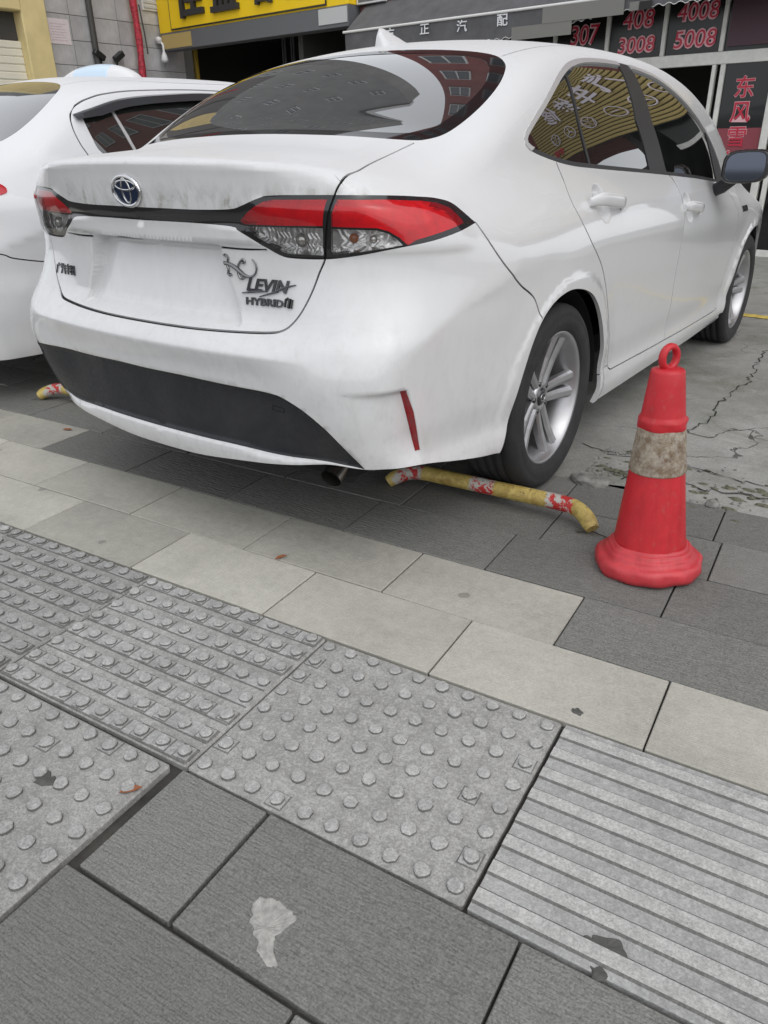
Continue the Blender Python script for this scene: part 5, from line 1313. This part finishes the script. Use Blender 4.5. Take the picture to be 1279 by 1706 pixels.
def build_taxi(root):
    S = Taxi(); g = .003
    x = np.linspace(0, .6, 26); y = S.rear(x, x*0 + 1.055) + .010
    TS = [(.632, -.838), (.672, -.775), (.71, -.68), (.735, -.56), (.745, -.42), (.74, -.30), (.72, -.2), (.68, -.1), (.63, 0), (.60, .12), (.595, .3), (.59, .5)] + SEAM_Y[12:]
    sxy = np.concatenate([np.stack([x, y], 1), smooth_line(TS, .02)]); sP = S.top_pt(sxy[:, 0], sxy[:, 1]); suz = S.st_inv(sP); umax = suz[-1, 0]
    AR = smooth_line(ARCH + [1.607, 0]); AF = smooth_line(ARCH + [1.607 + 2.70, 0])
    DOOR = smooth_line([(1.62, .80), (1.52, 1.0), (1.498, 1.071), (1.478, 1.119), (1.468, 1.18), (1.480, 1.228), (1.515, 1.268), (1.565, 1.295), (1.63, 1.318), (1.735, 1.342), (1.944, 1.365), (2.4, 1.385), (2.8, 1.372), (3.15, 1.29), (3.45, 1.15)])
    DL = smooth_line([(1.62, .80), (1.74, .66), (1.96, .50), (2.10, .33), (2.16, .30), (3.70, .28), (3.82, .40), (3.83, .70), (3.70, .92), (3.45, 1.15)])
    GLS = smooth_line([(1.545, 1.243), (1.548, 1.15), (1.572, 1.082), (1.66, 1.05), (2.0, 1.02), (2.7, .985), (3.5, .95), (3.58, .97), (3.4, 1.12), (3.1, 1.27), (2.8, 1.335), (2.4, 1.352), (2.0, 1.338), (1.75, 1.30), (1.62, 1.27)], .014, True)
    DV = np.array([(1.733, 1.33), (1.722, 1.262), (1.757, 1.128), (1.80, 1.0)]); DM = smooth_line([(2.70, .98), (2.78, .9), (2.80, .6), (2.84, .29)])
    BGp = smooth_line([(.0, .72), (.55, .72), (.80, .70), (.917, .677), (.965, .656), (1.115, .628), (1.25, .62), (1.36, .615)])
    RED = smooth_line([(.62, .985), (.62, .90), (.80, .90), (.975, .920), (1.003, .936), (.995, .952), (.95, .968), (.80, .985)], .012, True)
    gaps = [DOOR, DL, DM, BGp]; lines, closed = [], []
    for L in gaps:
        for w in (-g, g): lines.append(offs(L, w)); closed.append(False)
    for L in (AR, AF, suz, offs(DV, .008), offs(DV, -.008), dense([(0, .21), (umax, .21)], .03), dense([(0, .22), (0, suz[0, 1])], .03), dense([(umax, .22), (umax, suz[-1, 1])], .03)): lines.append(L); closed.append(False)
    for L in (GLS, RED): lines.append(L); closed.append(True)
    for q in range(len(lines)): lines[q] = np.stack([np.clip(lines[q][:, 0], 0, umax), lines[q][:, 1]], 1)
    us = np.concatenate([np.arange(.03, .7, .03), np.arange(.7, 1.9, .020), np.arange(1.9, umax, .05)]); zs = np.arange(.16, 1.5, .022)
    uu, zz = np.meshgrid(us, zs); grid = np.stack([uu.ravel(), zz.ravel()], 1)
    zt = np.interp(grid[:, 0], suz[:, 0], suz[:, 1]); grid = grid[(grid[:, 1] < zt - .008) & (grid[:, 0] < umax - .01)]
    dpoly = np.concatenate([DOOR, DL[::-1]])
    def lab(c):
        u, z = c[:, 0], c[:, 1]; L = np.full(len(c), 'body_side', dtype='U24')
        bz_ = np.interp(u, BGp[:, 0], BGp[:, 1]); L[(z < bz_) & (u < 1.36)] = 'rear_bumper'
        dd = pip(c, dpoly); L[dd] = 'rear_door'; L[dd & (u > np.interp(z, DM[::-1, 1], DM[::-1, 0]))] = 'front_door'
        gl = pip(c, GLS); L[gl] = 'window'; L[gl & (u > 2.70)] = 'front_window'
        q = np.interp(z, DV[::-1, 1], DV[::-1, 0]); L[gl & (np.abs(u - q) < .0085)] = 'window_divider'; L[gl & (np.abs(u - 2.64) < .08)] = 'pillar_trim'
        L[pip(c, RED)] = 'taillight'
        for G in gaps: L[dline(c, G) < g*.98] = 'gap'
        L[(z < .21) | (z > np.interp(u, suz[:, 0], suz[:, 1])) | pip(c, AR) | pip(c, AF)] = 'out'
        return L
    sh = side_shell(S, grid, lines, closed, lab)
    GL = smooth_line([(0, .075), (.32, .07), (.43, .035), (.50, -.04), (.555, -.15), (.575, -.26), (.56, -.36), (.50, -.43), (.25, -.487), (0, -.495)])
    DT = smooth_line([(.415, .03), (.45, .15), (.51, .32), (.56, .55), (.565, .9), (.55, 1.4), (.58, 1.75), (.60, 1.84)])
    WS = smooth_line([(0, 1.92), (.5, 1.86), (.60, 1.84), (.64, 1.98), (.715, 2.45), (.5, 2.60), (0, 2.665)])
    tl, tc = [], []
    for w in (-g, g): tl.append(offs(DT, w)); tc.append(False)
    for L in (GL, WS, sxy, dense([(0, sxy[0, 1]), (0, sxy[-1, 1])], .04)): tl.append(L); tc.append(False)
    xs = np.arange(.03, .79, .03); ys2 = np.concatenate([np.arange(-.99, .7, .03), np.arange(.7, 3.6, .06)]); xx, yy = np.meshgrid(xs, ys2); tg = np.stack([xx.ravel(), yy.ravel()], 1)
    tpoly = np.concatenate([sxy, [(0, sxy[-1, 1]), (0, sxy[0, 1])]]); tg = tg[pip(tg, tpoly)]
    def tlab(c):
        x, y = c[:, 0], c[:, 1]; L = np.full(len(c), 'body_side', dtype='U24')
        L[(y > 0) & (y < 1.95) & (x < np.interp(y, DT[:, 1], DT[:, 0]))] = 'roof'; L[(y > 2.5)] = 'hood'; L[(y < -.4) & (x < .58)] = 'trunk_lid'
        L[pip(c, np.concatenate([WS, [(0, 1.92)]]))] = 'windshield'; L[pip(c, np.concatenate([GL, [(0, .075)]]))] = 'rear_window'
        L[dline(c, DT) < g*.98] = 'gap'; L[~pip(c, tpoly)] = 'out'; return L
    tp = top_shell(S, tg, tl, tc, tlab)
    W = M['paint2']; K = (1, -1)
    for nm, mt in (('rear_bumper', W), ('trunk_lid', W), ('roof', W), ('hood', W), ('windshield', M['glass_dark']), ('rear_window', M['glass_dark'])):
        pcs = [p for p in (sh.pick(nm), tp.pick(nm)) if p is not None]
        panel(nm, pcs, mt, root, K)
    panel('panel_gap', [sh.pick('gap'), tp.pick('gap')], M['gap'], root, K, rim=0, push=.006)
    for sd in K:
        panel('body_side', [sh.pick('body_side'), tp.pick('body_side')], W, root, (sd,))
        rd = panel('rear_door', [sh.pick('rear_door')], W, root, (sd,)); fd = panel('front_door', [sh.pick('front_door')], W, root, (sd,))
        panel('window', [sh.pick('window')], M['glass_side2'], rd, (sd,), push=.006); panel('window', [sh.pick('front_window')], M['glass_side2'], fd, (sd,), push=.006)
        panel('window_divider', [sh.pick('window_divider')], M['chrome_trim'], rd, (sd,), push=.002); panel('pillar_trim', [sh.pick('pillar_trim')], M['pillar'], root, (sd,), push=.003)
        panel('taillight', [sh.pick('taillight')], M['lens_solid'], root, (sd,), push=-.003)
        for y in (0.0, 2.70): wheel(root, sd*.77, y, .316, sd); wheel_well(root, ARCH, y, sd)
        # window visor: a smoked strip standing off the door frame
        L1 = smooth_line([(1.500, 1.240), (1.60, 1.268), (1.808, 1.318), (2.1, 1.348), (2.455, 1.366), (2.9, 1.35), (3.2, 1.26)], .03); V, Fc = [], []; n = len(L1)
        wd = .046*np.minimum(1, .55 + np.arange(n)*.08); vs = []
        for dz, off in ((.004, .003), (-.012, .020), (-wd, .026), (-wd, .022), (-.012, .016)):
            P = S.st_pt(L1[:, 0], L1[:, 1] + dz); P = P + S.grad(P)*off; P[:, 0] *= sd; vs.append(P)
        V = [vs[k][i] for i in range(n) for k in range(5)]
        for i in range(n-1):
            for k in range(5): Fc.append((i*5+k, i*5+(k+1) % 5, (i+1)*5+(k+1) % 5, (i+1)*5+k))
        Fc += [(0, 1, 2, 3, 4), tuple(range((n-1)*5, n*5))]
        pyobj('window_visor', V, Fc, M['visor'], root, smooth=False)
    MB().box((-.60, -.78, .19), (.60, 3.25, .34), .03).build('underbody', M['liner'], root)
    MB().box((-.40, -.36, .22), (.40, 3.2, .60)).build('floor_pan', M['liner'], root)

class Taxi(Sedan):
    ROOF = ([-.95, -.75, -.6, -.45, -.3, -.1, .1, .25, .4, .6, .9, 1.2, 1.5, 1.75, 1.95, 2.2, 2.45, 2.7, 2.9],
            [.86, .965, 1.055, 1.145, 1.245, 1.362, 1.428, 1.45, 1.46, 1.468, 1.477, 1.48, 1.468, 1.432, 1.372, 1.248, 1.11, .98, .865])
    YCA = Sedan.YCB
    SIDE = ([.15, .20, .255, .285, .33, .42, .50, .60, .72, .85, .89, .94, 1.02, 1.10],
            [.80, .842, .858, .862, .866, .874, .876, .868, .878, .886, .882, .856, .815, .74])
# ---------------------------------------------------------------- place the cars
car = empty('white_sedan', (0, 0, 0), (-math.radians(1.0), 0, 0))
tag(car, 'white four door sedan with red and clear taillights seen from its right rear corner', 'car')
LEV, trunk_ = build_levin(car)
finish_levin(LEV, car, trunk_)
taxi = empty('white_taxi', (-2.42, .20, 0), (-math.radians(.5), 0, 0))
tag(taxi, 'white car with smoked window visor parked beyond the sedan at the left edge', 'car')
build_taxi(taxi)
M['roof_lamp'] = plain('pale_blue_roof_lamp', (.55, .68, .80), .3, coat=.3)
rl = empty('roof_light', (-2.62, .95, 1.455), (0, 0, 0)); tag(rl, 'domed pale blue and white light on the roof of the left car', 'roof light')
def dome(x0, x1, mat, nm):
    V, Fc = [], []; nx, ny = 16, 9
    for i in range(nx + 1):
        x = x0 + (x1 - x0)*i/nx; hx = max(0.0, 1 - (x/.36)**2) ** .6
        for j in range(ny):
            a = math.pi*j/(ny-1); V.append((x, -.075*math.cos(a)*(.4 + .6*hx), .005 + .088*hx*math.sin(a)**.8))
    for i in range(nx):
        for j in range(ny-1): Fc.append((i*ny+j, i*ny+j+1, (i+1)*ny+j+1, (i+1)*ny+j))
    Fc += [tuple(range(ny)), tuple(range(nx*ny, (nx+1)*ny))]
    pyobj(nm, V, Fc, mat, rl, smooth=True)
dome(-.355, -.17, M['white_plastic'], 'end_cap'); dome(-.169, .169, M['roof_lamp'], 'lamp_cover'); dome(.17, .355, M['white_plastic'], 'end_cap')
MB().box((-.34, -.065, -.012), (.34, .065, .004), .004).build('base', M['black_metal'], rl)
# ---------------------------------------------------------------- cone, wheel stops, rubble
def cone_mat(name, c, var):
    g = NT(name); co = g.coord('Object'); n = g.noise(co, 9, 6, .65, .6); f = g.noise(co, 60, 5, .7)
    base = g.mix(g.ramp(n, (.3, 0.), (.75, 1.)), tuple(x*(1-var) for x in c), c)
    base = g.mix(g.math('MULTIPLY', g.ramp(f, (.58, 0.), (.72, 1.)), .40), base, (.30, .12, .10))
    sk = g.noise(g.coord('Object', (26, 26, 3.2)), 1.0, 6, .7, .4); base = g.mix(g.math('MULTIPLY', g.ramp(sk, (.50, 0.), (.68, 1.)), .40), base, tuple(x*.5 for x in c))
    sc = g.noise(co, 17, 8, .75, 1.5); base = g.mix(g.math('MULTIPLY', g.ramp(sc, (.62, 0.), (.70, 1.)), .5), base, (.62, .20, .20))
    b = g.bsdf(Base_Color=base, Roughness=g.ramp(f, (.3, .32), (.7, .55)), Specular_IOR_Level=.45)
    g.set(b.inputs['Normal'], g.bump(n, .15, .006)); return g.m
M['cone_red'] = cone_mat('faded_red_plastic', (.58, .022, .032), .24)
M['cone_base'] = cone_mat('scuffed_red_rubber', (.60, .050, .062), .30)
g = NT('dirty_reflective_band'); co = g.coord('Object'); n = g.noise(co, 14, 7, .75, 1.2); n2 = g.noise(co, 55, 5, .7)
b = g.bsdf(Base_Color=g.mix(.4, g.mix(g.ramp(n, (.36, 0.), (.62, 1.)), (.13, .072, .038), (.32, .265, .185)), g.mix(g.ramp(n2, (.4, 0.), (.6, 1.)), (.12, .08, .05), (.47, .45, .40))), Roughness=.6)
g.set(b.inputs['Normal'], g.bump(n2, .4, .002)); M['cone_band'] = g.m

cone = empty('traffic_cone', (1.345, -.376, 0), (math.radians(0), math.radians(-3.0), -.45))
tag(cone, 'faded red rubber traffic cone with a dirty reflective band and carrying ring', 'traffic cone')
rc = random.Random(5)
wv = [rc.uniform(-1, 1) for _ in range(12)]
def base_wob(i, a): return .0030*math.sin(3*a + wv[0]) + .0022*math.sin(7*a + 2*wv[i % 12]*.4) + (.0024*math.sin(11*a + 1.3*i) if i < 6 else 0)
mb = MB(); mb.lathe([(.130, .0), (.141, .003), (.1455, .016), (.1462, .034), (.142, .043), (.134, .0475), (.1225, .050), (.1205, .059), (.1165, .0655), (.1125, .0655), (.1115, .074), (.1075, .077), (.1035, .0765), (.1020, .084), (.099, .086), (.095, .085)], 64, wob=base_wob)
mb.build('base', M['cone_base'], cone)
def rr(z): return .099 - (.099 - .041) * (z - .075) / (.572 - .075)
mb = MB(); mb.lathe([(rr(z), z) for z in np.linspace(.07, .302, 8)], 48); mb.build('lower_body', M['cone_red'], cone)
mb = MB(); mb.lathe([(rr(.30) + .0005, .297), (rr(.30) + .003, .299)] + [(rr(z) + .003, z) for z in np.linspace(.302, .420, 6)] + [(rr(.422), .422)], 48); mb.build('reflective_band', M['cone_band'], cone)
mb = MB(); mb.lathe([(rr(.42) + .001, .416), (rr(.42) + .004, .420), (rr(.43) + .0045, .430), (rr(.438) + .007, .438), (rr(.445) + .007, .445), (rr(.45) + .002, .451)] + [(rr(z) + .002, z) for z in np.linspace(.455, .566, 5)] + [(rr(.57), .573), (.030, .578), (.001, .579)], 48, wob=lambda i, a: .0015*math.sin(5*a + i) if i < 5 else 0)
mb.build('upper_body', M['cone_red'], cone)
pts = [(0.0, .0255*math.cos(t), .604 + .0280*math.sin(t)) for t in np.linspace(-math.pi*.5, math.pi*1.5, 25)]
mb = MB(); mb.tube(pts, .0088, 10, cap=False); V = np.array(mb.V); V[:, 0] *= 1.25; mb.V = [tuple(v) for v in V]
mb.build('carrying_ring', M['cone_red'], cone)

def stop_mat():
    g = NT('peeling_yellow_red_paint'); co = g.coord('Object'); sep = g.t.nodes.new('ShaderNodeSeparateXYZ'); g.t.links.new(co, sep.inputs[0])
    n = g.noise(co, 24, 6, .7, .8); w = g.math('ADD', sep.outputs['X'], g.math('MULTIPLY', n, .07))
    band = g.math('GREATER_THAN', g.math('MODULO', g.math('ADD', w, 4.0), .27), .185)
    yel = g.mix(g.ramp(n, (.35, 0.), (.6, 1.)), (.30, .20, .05), (.54, .42, .13))
    red = g.mix(g.ramp(n, (.47, 0.), (.50, 1.)), (.46, .025, .022), (.46, .45, .41))
    c = g.mix(band, yel, red); c = g.mix(g.ramp(g.noise(co, 70, 5, .7), (.60, 0.), (.68, 1.)), c, (.08, .055, .04))
    b = g.bsdf(Base_Color=c, Roughness=.5); g.set(b.inputs['Normal'], g.bump(n, .3, .003)); return g.m
M['stop'] = stop_mat()
def wheel_stop(x0, x1, y, lab):
    o = empty('wheel_stop', ((x0+x1)/2, y, 0), (0, 0, .075)); tag(o, lab, 'wheel stop', 'bent tube wheel stops'); hl = (x1-x0)/2
    pts = [(-hl, -.060, .020), (-hl + .012, -.050, .030), (-hl + .035, -.030, .043), (-hl + .07, -.010, .053), (-hl + .12, -.001, .056)]
    pts = pts + [(x, 0, .056) for x in np.linspace(-hl + .2, hl - .2, 6)] + [(-p[0], p[1], p[2]) for p in pts[::-1]]
    P3 = smooth_line(pts, .02); n = len(P3); rad = [.0260] * n
    for k, r in ((0, .021), (1, .025), (2, .026)): rad[k] = r; rad[n-1-k] = r
    mb = MB(); mb.tube([tuple(p) for p in P3], rad, 14); mb.build('bent_tube', M['stop'], o)
    return o
wheel_stop(.40, 1.140, -.252, 'yellow and red bent tube wheel stop behind the sedan right rear tyre')
wheel_stop(-1.615, -.85, -.345, 'yellow and red bent tube wheel stop end showing left of the sedan bumper')
M['rubble'] = plain('broken_granite', (.20, .195, .18), .9, var=.45, vscale=40, bump=.8, bscale=90)
def stone(loc, r, seed, name, lab, sq=.45):
    rn = random.Random(seed); bm = bmesh.new(); bmesh.ops.create_icosphere(bm, subdivisions=2, radius=1)
    k = [Vector((rn.uniform(-1, 1), rn.uniform(-1, 1), rn.uniform(-1, 1))).normalized() for _ in range(9)]; dd = [rn.uniform(.62, .9) for _ in k]
    for v in bm.verts:
        for n, d in zip(k, dd):
            t = v.co.dot(n)
            if t > d: v.co -= n * (t - d)
        v.co *= 1 + rn.uniform(-.04, .04); v.co = Vector((v.co.x*r, v.co.y*r*.8, v.co.z*r*sq))
    me = bpy.data.meshes.new(name); bm.to_mesh(me); bm.free()
    o = link(name, me, M['rubble'], loc=loc, rot=(0, 0, rn.uniform(0, 6))); tag(o, lab, 'stone'); return o
stone((.985, .10, .004), .085, 2, 'broken_stone', 'flat pale granite lump against the sedan rear tyre', .30)
stone((1.40, .14, .004), .030, 3, 'pebble', 'small dark stone beside the cone on the broken slab edge', .6)
stone((1.20, .40, 0), .026, 4, 'pebble', 'small stone in the crack left of the traffic cone', .6)
stone((1.12, .36, 0), .018, 6, 'pebble', 'tiny stone chip lying near the crack beside the tyre', .6)
stone((1.62, .30, 0), .014, 7, 'pebble', 'tiny stone chip right of the traffic cone', .6)
# dry leaves and twigs
M['leaf'] = plain('dry_leaf', (.28, .10, .04), .8, var=.4, vscale=40)
def leaf(u, v, s_, rot, lab, z=.0035):
    V = [(-1, 0, .0), (-.4, .35, .12), (.4, .3, .16), (1, 0, .05), (.4, -.32, .15), (-.4, -.3, .1), (0, 0, .03)]
    V += [(x, y, z_ - .06) for x, y, z_ in V]; n = 7
    Fc = [(0, 1, 6), (1, 2, 6), (2, 3, 6), (3, 4, 6), (4, 5, 6), (5, 0, 6)]; Fc += [tuple(i + n for i in f[::-1]) for f in Fc] + [(i, (i+1) % 6, (i+1) % 6 + n, i + n)[::-1] for i in range(6)]
    p = uv2w(u, v, z + .06*s_); o = pyobj('dry_leaf', [(x*s_, y*s_, z_*s_) for x, y, z_ in V], Fc, M['leaf'], loc=p, rot=(0, 0, rot)); tag(o, lab, 'leaf')
leaf(.85, .262, .020, 1.2, 'curled orange leaf on the joint between beige slabs')
leaf(-.66, .70, .024, .4, 'reddish dry leaf on the beige slab at the left edge')
leaf(1.155, -.60, .022, .9, 'brown leaf wedged in the dirt gap beside the tactile slab')
M['twig'] = plain('dry_twig', (.05, .035, .025), .9)
def twig(pts, r, lab):
    mb = MB(); c = Vector(pts[0]); mb.tube([Vector(p) - c for p in pts], r, 6); o = mb.build('twig', M['twig'], loc=tuple(c)); tag(o, lab, 'twig')
twig([(1.10, -.30, .004), (1.14, -.275, .007), (1.19, -.285, .005), (1.235, -.305, .004)], .0018, 'thin curved dark twig on the slab left of the cone')
twig([(1.62, .44, .002), (1.66, .42, .006), (1.70, .385, .002)], .0035, 'short dark twig on the concrete right of the cone')

rs_ = random.Random(21)
def ragged(pts, j): return [(x + rs_.uniform(-j, j), y + rs_.uniform(-j, j)) for x, y in dense(pts, .012, True)]
splat('cement_splash', 1.558, -.692, ragged([(-.045, .042), (-.010, .058), (.030, .050), (.036, .024), (.024, .004), (.034, -.020), (.058, -.040), (.040, -.055), (.016, -.040), (-.008, -.020), (-.036, .005), (-.050, .024)], .004), -.001, .0018, M['cement'])
M['mud'] = plain('dried_mud_stain', (.085, .083, .078), .9, var=.3, vscale=40)
for (cu, cv, k) in ((.985, -.665, .028), (2.03, -.455, .036), (1.828, .045, .016), (2.035, -.498, .016)):
    splat('mud_stain', cu, cv, ragged([(-k, .2*k), (-.3*k, .6*k), (.6*k, .5*k), (k, .0), (.5*k, -.6*k), (-.5*k, -.5*k)], k*.2), -.0006, .0009 if cu < 1.9 and cu > 1.2 else .0030, M['mud'])
# chips and moss along the broken slab edge
gv = MB()
for k in range(260):
    t = rs_.random(); x = .92 + 1.5*t*t; y = .30 + rs_.gauss(0, .10) if k % 3 else .43 + rs_.gauss(0, .02)
    r = rs_.uniform(.002, .008) * (1.6 if rs_.random() < .08 else 1); z = yard_z(x, y) if y > .12 else 0
    a = rs_.uniform(0, 6); V = []
    for q in range(5): V.append((x + r*rs_.uniform(.7, 1.2)*math.cos(a + q*1.256), y + r*rs_.uniform(.7, 1.2)*math.sin(a + q*1.256), z))
    V += [(x + (p[0]-x)*.55, y + (p[1]-y)*.55, z + r*rs_.uniform(.5, .9)) for p in V]
    gv.add(V, [(q, (q+1) % 5, 5 + (q+1) % 5, 5 + q) for q in range(5)] + [(5, 6, 7, 8, 9)])
go = gv.build('gravel', M['rubble']); tag(go, 'loose grit and stone chips along the broken edge of the concrete', 'gravel', kind='stuff')
M['moss'] = plain('olive_moss', (.125, .122, .085), .95, var=.5, vscale=60, bump=.9, bscale=140)
mv = MB()
for k in range(150):
    x = .95 + 1.6*rs_.random(); y = .27 + rs_.gauss(0, .085) + .03*math.sin(x*9); R = rs_.uniform(.004, .020)
    z = yard_z(x, y); n = 11; V = []
    for rr_, zz in ((1, -.001), (.7, .0035), (.3, .005)):
        V += [(x + R*rr_*rs_.uniform(.6, 1.25)*math.cos(2*math.pi*q/n)*1.5, y + R*rr_*rs_.uniform(.6, 1.25)*math.sin(2*math.pi*q/n)*.7, z + zz) for q in range(n)]
    mv.add(V, [(l*n+q, l*n+(q+1) % n, (l+1)*n+(q+1) % n, (l+1)*n+q) for l in range(2) for q in range(n)] + [tuple(2*n+q for q in range(n))], True)
mo = mv.build('moss', M['moss']); tag(mo, 'olive moss patches in the broken joint between slabs and concrete', 'moss', kind='stuff')
